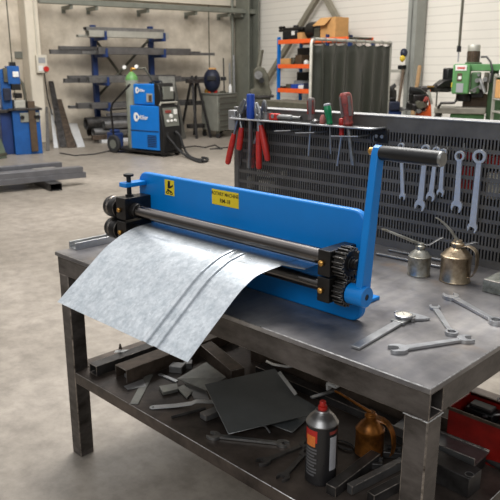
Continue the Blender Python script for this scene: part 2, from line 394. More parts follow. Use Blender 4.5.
# vertical pipes near the corner column
for (u, vt, r, lab, m) in ((233.6, 0, .035, 'tall grey vertical pipe beside the corner column, reaching above the rail', 'column_grey'), (235, 55, .03, 'long bright tube leaning upright in the corner, taller of two', 'steel_light'), (231, 63, .025, 'shorter bright tube leaning upright in the corner', 'steel_light'), (225, 58, .016, 'thin dark rod standing behind the drawer cabinet', 'steel_dark')):
    a = AW+.3+(.14 if u == 235 else 0); q = RA(u, 110, a); z = 4.2 if vt == 0 else RA(u, vt, a).z
    tag(MB(MR).cyl((a, q.y, 0), (a-.02, q.y-.02, z), r).build('pipe', m), lab, 'pipe')
# hanging cable at the white wall
q0, q1 = RB(463, 0, BW-.9), RB(458, 62, BW-.9)
hc = rthing('hanging_cord', 'dark pull cord hanging in front of the white wall above the green mill', 'cord', (q1.x, BW-.9, q1.z))
MB(MR).rod([(q1.x, BW-.9, 4.5), (q1.x, BW-.9, RB(458, 47, BW-.9).z)], .022).build('chain', 'machine_grey', hc)
MB(MR).cyl((q1.x, BW-.9, RB(458, 52, BW-.9).z), (q1.x, BW-.9, RB(458, 46, BW-.9).z), .035).build('connector', 'black', hc)
MB(MR).rod([(q1.x, BW-.9, RB(458, 52, BW-.9).z), (q1.x, BW-.9, RB(458, 62, BW-.9).z)], .012).build('lower_cord', 'label_grey', hc)

# ================================================================== WORKBENCH
BL, BD = 1.648, 1.03
wb = thing('workbench', 'heavy welded steel workbench carrying the blue rotary machine', 'workbench', (-BL/2, BD/2, 0))
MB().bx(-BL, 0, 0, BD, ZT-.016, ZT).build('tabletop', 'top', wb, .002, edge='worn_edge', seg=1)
zr0, zr1 = .7963, ZT-.016
def xt(x0, x1, y, z0, z1, w, t=.006): return MB().rtube(z1-z0, w, t, x1-x0, Matrix(((0,0,1,x0),(0,1,0,y),(1,0,0,(z0+z1)/2),(0,0,0,1))))
def yt(y0, y1, x, z0, z1, w, t=.006): return MB().rtube(w, z1-z0, t, y1-y0, Matrix(((1,0,0,x),(0,0,1,y0),(0,1,0,(z0+z1)/2),(0,0,0,1))))
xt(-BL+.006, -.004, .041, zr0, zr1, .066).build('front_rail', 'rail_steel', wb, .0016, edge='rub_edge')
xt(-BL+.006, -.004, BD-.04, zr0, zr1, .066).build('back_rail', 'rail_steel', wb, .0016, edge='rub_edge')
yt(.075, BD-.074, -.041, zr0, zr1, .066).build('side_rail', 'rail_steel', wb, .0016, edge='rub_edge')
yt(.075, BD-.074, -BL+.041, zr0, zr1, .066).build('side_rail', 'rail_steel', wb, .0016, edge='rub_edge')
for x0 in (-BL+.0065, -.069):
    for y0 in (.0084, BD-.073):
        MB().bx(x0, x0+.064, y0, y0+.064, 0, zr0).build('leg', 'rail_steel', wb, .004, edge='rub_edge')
wbd = MB()
for (ax, ay, bx_, by) in ((-.069, .0075, -.005, .0075), (-.0045, .008, -.0045, .072)):
    for i in range(16):
        t = i/15; wbd.sphere((ax+(bx_-ax)*t, ay+(by-ay)*t, zr0+random.uniform(-.0007, .0007)), random.uniform(.0015, .0024), (1.6, 1.6, .8), 8, 6)
wbd.build('weld_bead', 'weld', wb)
sp_ = [(-BL+.075, .005), (-.075, .005), (-.075, .078), (-.002, .078), (-.002, BD-.078), (-.075, BD-.078), (-.075, BD-.004), (-BL+.075, BD-.004), (-BL+.075, BD-.078), (-BL+.004, BD-.078), (-BL+.004, .078), (-BL+.075, .078)]
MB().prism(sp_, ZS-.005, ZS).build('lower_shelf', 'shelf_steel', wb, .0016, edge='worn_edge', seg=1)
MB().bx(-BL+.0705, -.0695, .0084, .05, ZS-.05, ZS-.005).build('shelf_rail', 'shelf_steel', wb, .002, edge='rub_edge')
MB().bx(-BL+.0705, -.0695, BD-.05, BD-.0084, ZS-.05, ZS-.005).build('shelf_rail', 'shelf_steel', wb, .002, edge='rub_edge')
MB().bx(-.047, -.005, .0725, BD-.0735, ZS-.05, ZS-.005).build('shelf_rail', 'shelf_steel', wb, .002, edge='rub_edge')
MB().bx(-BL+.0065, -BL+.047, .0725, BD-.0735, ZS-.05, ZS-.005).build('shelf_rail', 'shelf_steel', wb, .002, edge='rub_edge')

# ================================================================== ROTARY MACHINE
YP = .213; XL, XR_ = -1.368, -.345; YR = .14; ZU, ZL = 1.08, 1.0
rm = thing('rotary_machine', 'blue hand-cranked rotary beading machine bolted on the steel bench', 'machine', (-.85, .25, ZT))
MB().prism(rrect(XL, XR_, ZT, 1.207, .04), 0, .024, T(0, YP+.024, 0) @ XZ).build('back_plate', 'blue', rm, .006, seg=3)
for x0, x1 in ((-.64, -.425), (-1.33, -1.12)):
    MB().bx(x0, x1, YP+.0245, .425, ZT, ZT+.011).bx((x0+x1)/2-.008, (x0+x1)/2+.008, YP+.0245, .36, ZT+.011, ZT+.07).build('foot', 'blue', rm, .002)
MB().cyl((-1.36, YR, ZU), (-.37, YR, ZU), .0222, seg=32).build('upper_roller', 'roller', rm)
MB().cyl((-1.36, YR, ZL), (-.37, YR, ZL), .0195, seg=32).build('lower_roller', 'roller', rm)
def block(x0, x1, z0, z1, zc):
    o = MB().bx(x0, x1, .097, YP-.0005, z0, z1).build('bearing_block', 'black_steel', rm, .002)
    MB().lathe([(.0075, 0), (.0085, .002), (.0085, .007), (.005, .0105), (0, .0115)], T((x0+x1)/2-.006, .097, zc) @ R(PI/2, 'X'), 14).build('grease_fitting', 'brass', o)
    return o
block(-.412, -.371, 1.0415, 1.113, 1.077); block(-.412, -.371, .968, 1.037, 1.0)
block(-1.352, -1.296, 1.049, 1.128, 1.083); block(-1.352, -1.296, .972, 1.041, 1.0)
for x0, x1, z in ((-1.298, -1.272, ZU), (-.413-.012, -.411, ZU), (-1.298, -1.276, ZL), (-.423, -.411, ZL)):
    MB().cyl((x0, YR, z), (x1, YR, z), .027 if x0 < -1 else .024, seg=28).build('collar', 'black_steel', rm, .002)
for z in (ZU-.004, ZL-.006):
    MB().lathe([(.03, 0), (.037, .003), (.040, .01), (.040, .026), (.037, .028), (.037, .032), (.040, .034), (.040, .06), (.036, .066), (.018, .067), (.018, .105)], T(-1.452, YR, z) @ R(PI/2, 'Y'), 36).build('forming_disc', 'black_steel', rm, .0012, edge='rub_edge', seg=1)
def gear(x0, x1, z, r0, r1, nt, ph):
    pts = []
    for i in range(nt):
        a = 2*PI*i/nt+ph; w = 2*PI/nt
        pts += [(r0*math.cos(a-.26*w), r0*math.sin(a-.26*w)), (r1*math.cos(a-.15*w), r1*math.sin(a-.15*w)), (r1*math.cos(a+.15*w), r1*math.sin(a+.15*w)), (r0*math.cos(a+.26*w), r0*math.sin(a+.26*w))]
    return MB().prism(pts, x0, x1, T(0, YR, z) @ YZ)
g = gear(-.366, -.331, ZU, .0358, .0445, 19, 0).build('gear', 'black_steel', rm, .0011, edge='gear_glint', seg=1)
MB().cyl((-.331, YR, ZU), (-.327, YR, ZU), .021).build('gear_hub', 'black', g, .001)
h = MB().lathe([(.015, 0), (.015, .008), (.0125, .0095), (.0125, .011), (.015, .0125), (.015, .016), (.012, .018), (.006, .018), (.005, .013), (0, .013)], T(-.327, YR, ZU) @ R(PI/2, 'Y'), 20).build('shaft_end', 'black_steel', g)
gear(-.366, -.334, ZL-.001, .033, .0415, 18, PI/18).build('gear', 'black_steel', rm, .0011, edge='gear_glint', seg=1)
cx0, cx1 = -.333, -.278
cr = MB().lathe([(.027, 0), (.0285, .0015), (.0285, cx1-cx0-.002), (.027, cx1-cx0), (.009, cx1-cx0), (.009, cx1-cx0-.006), (0, cx1-cx0-.006)], T(cx0, YR, ZL-.002) @ R(PI/2, 'Y'), 36).build('crank_hub', 'blue', rm)
MB().cyl((cx1-.0055, YR, ZL-.002), (cx1-.001, YR, ZL-.002), .0085, seg=6).build('hub_bolt', 'black', cr)
# crank arm in the plane x = const
arm = []
pb, pt = Vector((YR+.006, ZL)), Vector((.186, 1.376)); d = (pt-pb).normalized(); n = Vector((-d.y, d.x))
A_ = [pb-n*.021, pt-n*.0155+d*-.01, pt-n*.011+d*.008, pt+d*.016, pt+n*.011+d*.008, pt+n*.0155+d*-.01, pb+n*.021]
MB().prism([(q.x, q.y) for q in A_], -.309, -.287, YZ).build('crank_arm', 'blue', rm, .003)
gy, gz = .186, 1.372
gx0, gx1 = -.288, -.118
MB().lathe([(.0165, 0), (.0185, .004), (.0195, .05), (.0195, gx1-gx0-.008), (.0185, gx1-gx0-.003)], T(gx0, gy, gz) @ R(PI/2, 'Y'), 30).build('grip', 'black_plastic', rm)
MB().lathe([(.0185, 0), (.0188, .004), (.0165, .0075), (0, .0085)], T(gx1-.003, gy, gz) @ R(PI/2, 'Y'), 30).build('grip_cap', 'chrome_old', rm)
MB().lathe([(.010, 0), (.010, .012), (.006, .016), (0, .016)], T(-.309, gy, gz+.002) @ R(-PI/2, 'Y'), 16).build('crank_bolt', 'brass', rm)
# adjusting bracket and screw
zb_ = 1.178
MB().prism([(-1.358, .118), (-1.358, YP-.0003), (-1.318, YP-.0003), (-1.318, .118)], zb_-.017, zb_).build('screw_bracket', 'blue', rm, .003)
sc_ = MB().cyl((-1.334, .145, 1.128), (-1.334, .145, 1.2), .0085, seg=18).cyl((-1.334, .145, 1.128), (-1.334, .145, 1.133), .015)
sc_ = sc_.build('adjusting_screw', 'black', rm)
MB().lathe([(.009, 0), (.019, .003), (.019, .011), (.008, .014), (0, .014)], T(-1.334, .145, 1.197), 8).build('screw_knob', 'black', sc_, .001)
# yellow name plate and warning sign on the plate's face
def face_label(name, us, depth, m):
    a, b, c, d_ = [PY(u, v, YP) for u, v in us]; x0 = (a.x+d_.x)/2; x1 = (b.x+c.x)/2; z1 = (a.z+b.z)/2; z0 = (c.z+d_.z)/2
    return MB().bx(x0, x1, YP-depth, YP-.0001, z0, z1).build(name, m, rm), x0, x1, z0, z1
lb, x0, x1, z0, z1 = face_label('name_plate', ((212.2, 188.2), (239, 193.8), (238.6, 209), (212.2, 203.5)), .0012, 'yellow')
LF = Matrix(((1,0,0,0),(0,0,-1,0),(0,1,0,0),(0,0,0,1)))
lettering('ROTARY MACHINE', .0165, T((x0+x1)/2, YP-.0014, z0+(z1-z0)*.74) @ LF, 'print_black', lb, sx=.9)
lettering('RM-18', .0185, T((x0+x1)/2, YP-.0014, z0+(z1-z0)*.3) @ LF, 'print_black', lb)
lb, x0, x1, z0, z1 = face_label('warning_sign', ((165, 179.3), (174.5, 180.8), (174.2, 196.3), (165.2, 194.3)), .0012, 'yellow')
w_, h_ = x1-x0, z1-z0
def LP(px, pz): return (x0+w_*px, z0+h_*pz)
pm = MB()
pm.prism([LP(*q) for q in ((.36, .93), (.6, .93), (.58, .62), (.75, .66), (.9, .74), (.86, .6), (.66, .5), (.5, .44), (.32, .46), (.3, .6))], 0, .0004, T(0, YP-.0013, 0) @ XZ)
for c0_ in ((.28, .16), (.68, .14)): pm.ring([LP(c0_[0]+.17*math.cos(t*PI/8), c0_[1]+.09*math.sin(t*PI/8)) for t in range(16)], [LP(c0_[0]+.09*math.cos(t*PI/8), c0_[1]+.045*math.sin(t*PI/8)) for t in range(16)], 0, .0004, T(0, YP-.0013, 0) @ XZ)
pm.prism([LP(*q) for q in ((.2, .3), (.3, .42), (.78, .26), (.72, .2))], 0, .0004, T(0, YP-.0013, 0) @ XZ)
pm.build('hand_crush_symbol', 'print_black', lb)

# ================================================================== GALVANISED SHEET
prof = [(.205, 1.0435), (.175, 1.0455), (.144, 1.046), (.10, 1.0435), (.059, 1.037), (.028, 1.0285), (-.004, 1.0155), (-.04, .9975), (-.073, .975), (-.121, .938), (-.179, .8935), (-.239, .846)]
def cat(ps, n):
    out = []; P_ = [Vector(p) for p in ps]
    for i in range(len(P_)-1):
        a, b, c, d_ = P_[max(i-1, 0)], P_[i], P_[i+1], P_[min(i+2, len(P_)-1)]
        for k in range(n):
            t = k/n; out.append(.5*((2*b)+(c-a)*t+(2*a-5*b+4*c-d_)*t*t+(3*b-a-3*c+d_)*t**3))
    out.append(P_[-1]); return out
def cat3(P_, n):
    out = []
    for i in range(len(P_)-1):
        a, b, c, d_ = P_[max(i-1, 0)], P_[i], P_[i+1], P_[min(i+2, len(P_)-1)]
        for k in range(n):
            t = k/n; out.append(.5*((2*b)+(c-a)*t+(2*a-5*b+4*c-d_)*t*t+(3*b-a-3*c+d_)*t**3))
    return out+[P_[-1]]
cp_ = cat(prof, 5)
sx0, sx1 = -1.212, -.56
beads = [(-.773, .0048), (-.757, .0048), (-.722, .0048), (-.706, .0048)]
xs = sorted(set([round(sx0+(sx1-sx0)*i/40, 4) for i in range(41)]+[round(-.79+.14*i/100, 4) for i in range(101)]))
def hgt(x):
    h = 0
    for c, amp in ((-.744, .0062), (-.697, .0062)):
        d_ = abs(x-c)
        e_ = min(1, max(0, (.0125-d_)/.0055)); h += amp*e_*e_*(3-2*e_)
    return h
vs = []; fs = []
nx = len(xs)
for i, p in enumerate(cp_):
    a = cp_[max(i-1, 0)]; b = cp_[min(i+1, len(cp_)-1)]; dd = (b-a).normalized(); nn = Vector((dd.y, -dd.x))
    if nn.y < 0: nn = -nn
    fade = min(1, max(0, (.12-p.x)/.03))
    tt_ = min(1, max(0, (p.x-.0)/.09)); ext = .024*tt_*tt_*(3-2*tt_)
    for x in xs:
        hh = hgt(x)*fade+.0012*math.sin(x*17+p.x*9)*(1 if p.x < .05 else 0)
        vs.append((x+ext*max(0, (x+.66)/.1), p.x+nn.x*hh, p.y+nn.y*hh))
for i in range(len(cp_)-1):
    for j in range(nx-1): fs.append((i*nx+j, i*nx+j+1, (i+1)*nx+j+1, (i+1)*nx+j))
sm = MB(); sm.add(vs, fs)
sm.plate4([(sx1+.018, .092, 1.0437), (-.462, .104, 1.0445), (-.462, .165, 1.046), (sx1+.018, .165, 1.046)], .001)
sh = sm.build('galvanised_sheet', 'galv', smooth=60)
so = sh.modifiers.new('solid', 'SOLIDIFY'); so.thickness = .0012; so.offset = 0
es = sh.modifiers.new('split', 'EDGE_SPLIT'); es.split_angle = math.radians(60)
tag(sh, 'curved galvanised sheet with raised beads coming out between the rollers', 'metal sheet')

# ================================================================== WRENCHES
def open_head(mb, L0, ang, r, slot, z0, z1, Fm, sgn):
    # head disc centred at (L0, 0) with a jaw opening pointing along sgn*x, turned by ang
    n = 22; a1 = math.asin(min(.95, slot/2/r)); pts = []
    for i in range(n+1):
        a = a1*1.15+(2*PI-2.3*a1)*i/n; rr = r*(1+.07*math.cos(a*2)); pts.append((rr*math.cos(a), rr*math.sin(a)))
    pts += [(r*.1, -slot/2), (-r*.12, -slot*.28), (-r*.12, slot*.28), (r*.1, slot/2)]
    ca, sa = math.cos(ang), math.sin(ang)
    pts = [(L0+sgn*(x*ca-y*sa), x*sa+y*ca) for x, y in pts]
    mb.prism(pts, z0, z1, Fm)
def wrench(Fm, L_, kind, rh, m, label, group, rr=None, width=.013, thick=.008, ang=.26):
    mb = MB(Fm); rr = rr or rh*.72
    sh = [(rh*.75, -width*.62), (L_*.5, -width*.5), (L_-rr*.8, -width*.45), (L_-rr*.8, width*.45), (L_*.5, width*.5), (rh*.75, width*.62)]
    mb.prism(sh, thick*.15, thick*.85)
    mb.prism([(rh*1.4, -width*.22), (L_-rr*1.9, -width*.2), (L_-rr*1.9, width*.2), (rh*1.4, width*.22)], thick*.8, thick*.83)
    open_head(mb, 0, ang, rh, rh*.98, 0, thick, None, -1)
    if kind == 'combi': mb.ring(circ(rr, 24, L_), circ(rr*.62, 24, L_), -thick*.05, thick*1.15)
    else: open_head(mb, L_, -ang, rr, rr*.98, 0, thick, None, 1)
    return tag(mb.build('wrench', m, bevel=.0013), label, 'wrench', group)
def flat(u0, v0, u1, v1, z):
    a, b = G(u0, v0, z), G(u1, v1, z); return frame(a, b-a), (b-a).length
F_, L_ = flat(397.4, 351, 466, 341, ZT+.0005); wrench(F_, L_, 'open', .0255, 'chrome', 'chrome double open-ended wrench lying nearest the bench corner', 'wrenches on the bench top', .0225, .018, .010)
F_, L_ = flat(434.5, 308.5, 451.4, 334.3, ZT+.0005); wrench(F_, L_, 'combi', .0175, 'chrome', 'small chrome combination wrench between the caliper and the long wrench', 'wrenches on the bench top', .018, .0145)
F_, L_ = flat(450.5, 298, 496, 323.5, ZT+.0005); wrench(F_, L_, 'combi', .0265, 'chrome', 'long chrome combination wrench in front of the grey steel block', 'wrenches on the bench top', .022, .0185, .011)

# ------------------------------------------------------------------ dial caliper
ca, cb = G(355, 349.5, ZT), G(405, 320.5, ZT); d_ = (cb-ca); L_ = d_.length; CF = frame(ca, d_)
cal = thing('dial_caliper', 'steel dial caliper with a round white dial lying on the bench', 'caliper', ca, math.atan2(d_.y, d_.x))
MB(CF).bx(0, L_+.052, -.0125, .0125, .002, .0085).build('beam', 'steel_light', cal, .001)
MB(CF).prism([(L_-.045, -.0175), (L_+.034, -.0175), (L_+.034, .022), (L_-.045, .022)], .001, .0105).build('slider', 'chrome_old', cal, .002)
dl = MB(CF).lathe([(.024, 0), (.0255, .002), (.0255, .008), (.0225, .0092), (.0222, .0075), (0, .0075)], T(L_-.002, .004, .0105), 36).build('dial', 'chrome', cal)
MB(CF).lathe([(.0222, 0), (.0222, .0003), (0, .0003)], T(L_-.002, .004, .0182), 36).build('dial_face', 'box_cream', dl)
tk = MB(CF)
for i in range(20):
    a = 2*PI*i/20; tk.bx(.017, .021, -.0005, .0005, 0, .0003, T(L_-.002, .004, .0186) @ R(a, 'Z'))
tk.bx(-.004, .017, -.0007, .0007, 0, .0003, T(L_-.002, .004, .0187) @ R(.7, 'Z')); tk.build('scale_marks', 'print_black', dl)
MB(CF).prism([(L_+.03, -.0105), (L_+.052, -.0105), (L_+.052, -.03), (L_+.047, -.054), (L_+.042, -.054), (L_+.03, -.03)], .0015, .0085).build('jaw', 'chrome', cal, .001)
MB(CF).prism([(L_+.0, -.0145), (L_+.026, -.0145), (L_+.034, -.03), (L_+.04, -.05), (L_+.036, -.05), (L_+.015, -.03)], .0015, .0085).build('jaw', 'chrome', cal, .001)
MB(CF).prism([(L_+.018, .018), (L_+.03, .018), (L_+.03, .047), (L_+.026, .05)], .0015, .008).prism([(L_+.052, .0105), (L_+.038, .0105), (L_+.033, .048), (L_+.037, .05)], .0015, .008).build('inside_jaw', 'chrome', cal, .001)
MB(CF).cyl((L_+.005, -.021, .001), (L_+.005, -.021, .0125), .007, seg=14).build('thumb_roller', 'steel_mid', cal)

# ------------------------------------------------------------------ oil cans
def oil_can(p, R_, hb, hn, tip, lever, m, label, handle=None, spout_bend=0, dark='steel_mid', name='oil_can'):
    t = thing(name, label, 'oil can', p)
    F0 = T(*p)
    prof = [(R_*1.02, 0), (R_*1.04, .003), (R_*1.0, .006), (R_, hb*.9), (R_*1.03, hb*.93), (R_*1.03, hb*.97), (R_*.94, hb), (R_*.8, hb+(hn-hb)*.28), (R_*.5, hb+(hn-hb)*.6), (R_*.36, hb+(hn-hb)*.72), (R_*.36, hn), (0, hn)]
    MB(F0).lathe(prof, None, 36).build('body', m, t)
    MB(F0).lathe([(R_*.44, 0), (R_*.44, .008), (R_*.3, .012), (R_*.3, .018), (0, .018)], T(0, 0, hn-.006), 20).build('cap', m, t, .001)
    top = Vector(p)+Vector((0, 0, hn+.008)); tip = Vector(tip); lev = Vector(lever)
    if spout_bend:
        mid = (top+tip)/2+Vector((0, 0, spout_bend))+(tip-top).cross(FW).normalized()*0
        pts = [((1-s_)**2)*top+2*s_*(1-s_)*mid+s_*s_*tip for s_ in [i/10 for i in range(11)]]
    else: pts = [top, top.lerp(tip, .4), top.lerp(tip, .92), tip+Vector((0, 0, -.003))]
    MB().rod(pts, [.0058-.0034*i/(len(pts)-1) for i in range(len(pts))], 12).build('spout', m if spout_bend == 0 else 'oil_tin', t)
    dl_ = (lev-top); mid = top+dl_*.45+Vector((0, 0, -.012))
    s = frame(top, (dl_.x, dl_.y, 0)); inv = s.inverted()
    q = [inv @ v for v in (top, mid, lev, lev+dl_.normalized()*.012)]
    MB().strip([(v.x, v.z) for v in q], .014, .0025, s).build('thumb_lever', dark, t, .001)
    if handle:
        hx = RT*.75-FW*.66; s = frame(Vector(p), hx)
        hp = cat(handle, 5); MB().strip([(v.x, v.y) for v in hp], .024, .0028, s).build('handle', m, t, .001)
    return t
p = G(418.6, 274.5, ZT); oil_can(p, .0385, .07, .101, PF(381.7, 228.5, p)+Vector((0, 0, 0)), PF(440, 238.5, p), 'oil_tin', 'dull tin pump oil can with a straight spout, beside the crank')
p = G(454.5, 280.5, ZT)
oil_can(p, .05, .092, .129, PF(435.5, 217.5, p), PF(474, 242.5, p), 'oil_brass', 'larger brassy oil can with curved spout and loop handle', handle=[(.012, .118), (.04, .126), (.066, .112), (.072, .075), (.066, .04), (.052, .022), (.044, .03)], spout_bend=.022)

# ------------------------------------------------------------------ blocks, rods, channel on the bench
q = G(481.8, 291.4, ZT); bt = MB(frame(q, (1, 0, 0)))
bt.bx(0, .26, 0, .15, 0, .042); tag(bt.build('steel_block', 'stone', bevel=.0018, edge='rub_edge'), 'rough grey rectangular steel block at the bench edge near the panel', 'block')
bt = MB(frame(q+Vector((.055, .045, .042)), (1, .12, 0))); bt.bx(0, .2, 0, .085, .0004, .03)
tag(bt.build('dark_bar', 'steel_dark', bevel=.003), 'dark steel bar resting on top of the rough grey block', 'bar')
for i, (u0, v0, u1, v1, lab) in enumerate(((376.5, 253.7, 448, 268.5, 'thin steel rod behind the oil cans, nearer the crank'), (389, 250, 450, 262, 'thin steel rod behind the oil cans, nearer the slotted panel'))):
    a, b = G(u0, v0, ZT+.006), G(u1, v1, ZT+.006); tag(MB().cyl(a, b, .0055).build('steel_rod', 'steel_mid'), lab, 'rod', 'rods behind the oil cans')
c0_ = G(71, 248.6, ZT)
chp = [(-.026, 0), (.026, 0), (.026, .028), (.016, .028), (.016, .024), (.022, .024), (.022, .004), (-.022, .004), (-.022, .024), (-.016, .024), (-.016, .028), (-.026, .028)]
tag(MB(frame((c0_.x+.012, c0_.y, ZT), (0, 1, 0))).prism([(x, y) for x, y in chp], 0, .46, Matrix(((0,0,1,0),(-1,0,0,0),(0,1,0,0),(0,0,0,1)))).build('strut_channel', 'steel_light', bevel=.0008), 'pale steel strut channel lying on the bench behind the curved sheet', 'channel')

# ================================================================== SLOTTED PANEL
YB = .977; PX0, PX1 = -1.645, -.02; PZ0, PZ1 = ZT, 1.395
sp = thing('slotted_panel', 'dark slotted steel tool panel standing along the back of the bench', 'tool panel', ((PX0+PX1)/2, YB+.02, ZT))
pm = MB(); y0, y1 = YB, YB+.002
rows = 9; ztop = PZ1-.042; zbot = PZ0+.03; rh = (ztop-zbot)/rows; sl = rh-.014; px = .0128; sw = .0068
pm.bx(PX0, PX1, y0, y1, ztop, PZ1); pm.bx(PX0, PX1, y0, y1, PZ0, zbot)
xa = PX0+.035; nn = int((PX1-.02-xa)/px)
for r_ in range(rows):
    z0 = zbot+r_*rh; pm.bx(PX0, PX1, y0, y1, z0+sl, z0+rh)
    pm.bx(PX0, xa+.0, y0, y1, z0, z0+sl)
    k = 0
    while k < nn:
        x = xa+k*px
        # the odd missing slot between groups
        pm.bx(x+sw, x+px if (k % 16) else x+px*1.0, y0, y1, z0, z0+sl); k += 1
    pm.bx(xa+nn*px, PX1, y0, y1, z0, z0+sl)
pm.build('slotted_sheet', 'panel', sp)
MB().bx(PX0, PX1, YB-.004, YB+.085, PZ1, PZ1+.005).build('top_edge', 'panel_edge', sp, .001)
MB().bx(PX0, PX1, YB+.078, YB+.082, PZ0, PZ1).build('back_sheet', 'panel_back', sp)
for x in (PX0, PX1-.03): MB().bx(x, x+.03, YB-.003, YB+.083, PZ0, PZ1).build('end_post', 'panel', sp, .002)
hk = [(375, 136), (402, 139), (415, 140.5), (427, 142.5), (438, 144), (449, 142), (466, 143.5), (485, 146)]
for u, v in hk:
    q = PY(u, v, YB-.02); MB().rod([(q.x, YB+.001, q.z-.022), (q.x, YB-.012, q.z-.024), (q.x, YB-.026, q.z-.022), (q.x, YB-.031, q.z-.012), (q.x, YB-.031, q.z+.002)], .0022, 8).build('hook', 'chrome_old', sp)
for (u0, v0, u1, v1, lab, m) in ((462, 151, 475, 160, 'red tool hanging inside the slotted panel behind the longest wrenches', 'red'), (486, 155, 500, 166, 'red tool seen through slots at the panel end', 'red'), (463, 166, 472, 192, 'red handle seen through slots behind the ring wrenches', 'red'), (488, 172, 500, 200, 'cream strip seen through the panel slots at its end', 'box_cream')):
    a, b = PY(u0, v0, YB+.04), PY(u1, v1, YB+.04)
    MB().bx(a.x, b.x, YB+.03, YB+.0775, b.z, a.z).build('inner_strip', m, sp, .003)
for (u0, v0, u1, v1) in ((256, 170, 270, 178), (258, 180, 269, 192), (246, 176, 250, 188), (280, 171, 283, 179)):
    a, b = PY(u0, v0, YB+.04), PY(u1, v1, YB+.04)
    MB().bx(a.x, b.x, YB+.04, YB+.0775, b.z, a.z).build('inner_strip', 'box_cream', sp, .003)
# tool tray clipped to the panel
TZ = 1.356; YF = .885
tr = thing('tool_tray', 'narrow perforated tool tray clipped to the slotted panel', 'tray', (-1.2, YB-.045, TZ))
xl, xr = -1.595, -.80
tp = rrect(xl, xr, YF, YB-.0005, .03, 6, (1, 0, 0, 1))
MB().prism(tp, TZ-.003, TZ).build('tray_plate', 'steel_dark', tr)
ed = [(xl+.001, YB-.002, TZ-.002)]+[(x, y, TZ-.002) for x, y in [(xl+.03+.03*math.cos(PI+PI/2*i/6), YF+.03+.03*math.sin(PI+PI/2*i/6)) for i in range(7)]]+[(xr-.03+.03*math.cos(-PI/2+PI/2*i/6), YF+.03+.03*math.sin(-PI/2+PI/2*i/6), TZ-.002) for i in range(7)]+[(xr-.001, YB-.002, TZ-.002)]
MB().rod(ed, .004, 8).build('front_edge', 'steel_light', tr)
e = MB().bx(-.862, -.785, YB-.006, YB-.001, TZ-.062, TZ-.008).build('bracket', 'black_steel', tr, .003)
for x in (-.835, -.81): MB().cyl((x, YB-.0065, TZ-.036), (x, YB-.012, TZ-.036), .007).build('bolt', 'chrome', e)
e = MB().bx(-1.64, -1.595, YB-.045, YB-.005, TZ-.06, TZ+.03).build('bracket', 'panel_edge', tr, .003)
MB().cyl((-1.618, YB-.045, TZ), (-1.618, YB-.052, TZ), .008).build('bolt', 'chrome', e)
for (xa_, xb_) in ((-1.33, -1.22), (-1.21, -1.09), (-1.02, -.87)):
    z = TZ-.04; MB().rod([(xa_, YB-.004, z), (xa_+.01, YB-.07, z-.004), (xb_-.01, YB-.07, z+.004), (xb_, YB-.004, z+.006)], .003, 8).build('wire_loop', 'steel_light', tr)

# ------------------------------------------------------------------ tools in the tray (all in the plane y = YT)
YT_ = .92
def P_(u, v, dy=0): return PY(u, v, YT_+dy)
def driver(u0, v0, u1, v1, u2, v2, r, mh, label, ms='chrome', band=None, cap=None, tip=.004, taper=1.0):
    a, b, c = P_(u0, v0), P_(u1, v1), P_(u2, v2); t = thing('screwdriver', label, 'screwdriver', b, 0, 'screwdrivers in the tray')
    q = (b-a).to_track_quat('Z', 'Y').to_matrix().to_4x4(); L_ = (b-a).length
    prof = [(0, 0), (r*.7, .001), (r*.98, L_*.08), (r*1.02, L_*.3), (r*.86, L_*.62), (r*.74, L_*.8), (r*.86, L_*.93), (r*.6, L_), (0, L_)]
    o = MB(T(*a) @ q).lathe(prof, None, 8 if taper else 16).build('grip', mh, t, .0015)
    if band:
        for k in range(4): MB(T(*a) @ q).bx(-r*.22, r*.22, r*.62, r*1.06, L_*.12, L_*.7, R(k*PI/2+.4, 'Z')).build('grip_inlay', band, o, .001)
    if cap: MB(T(*a) @ q).lathe([(r*.7, -.004), (r*.96, 0), (r*.96, .006), (0, .006)], None, 16).build('end_cap', cap, o)
    MB().rod([b-(b-a)*.02, b.lerp(c, .85), c], [tip, tip, tip*.7], 10).build('shaft', ms, t)
    return t
driver(311, 97.5, 311, 121, 308.5, 156, .0165, 'grip_grey', 'red and grey handled screwdriver, slimmer one standing beside the cutter', band='red_worn')
driver(327, 104.5, 330, 125, 330.5, 154, .0155, 'green_grip', 'green handled screwdriver standing in the tool tray', cap='label_grey', tip=.003)
driver(342, 118, 341.5, 136, 337, 166, .0125, 'red', 'small bright red handled screwdriver sunk low in the tray', tip=.0045)
tt = driver(345, 92.5, 348.5, 126.5, 352, 160, .0255, 'red_worn', 'biggest screwdriver with worn red handle and bent grey blade', band='grip_grey', ms='chrome_old', tip=.0085)
a = P_(352, 156); MB().rod([a, P_(353, 165)], [.011, .009], 10).build('blade_tip', 'chrome_old', tt)
# nut driver / bits
for (u, v, r, h, m, lab, nm) in ((315, 121.5, .016, .018, 'steel_mid', 'round grey knob lying on the tray beside the slim screwdriver', 'knurled_knob'), (322.5, 120.5, .012, .036, 'pink', 'small pink plastic cap standing beside the green screwdriver', 'plastic_cap')):
    q = P_(u, v); tag(MB(T(q.x, q.y, TZ+.0005)).lathe([(r*.8, 0), (r, .004), (r, h*.6), (r*.6, h*.9), (r*.5, h), (0, h)], None, 14).build(nm, m), lab, nm.split('_')[-1])
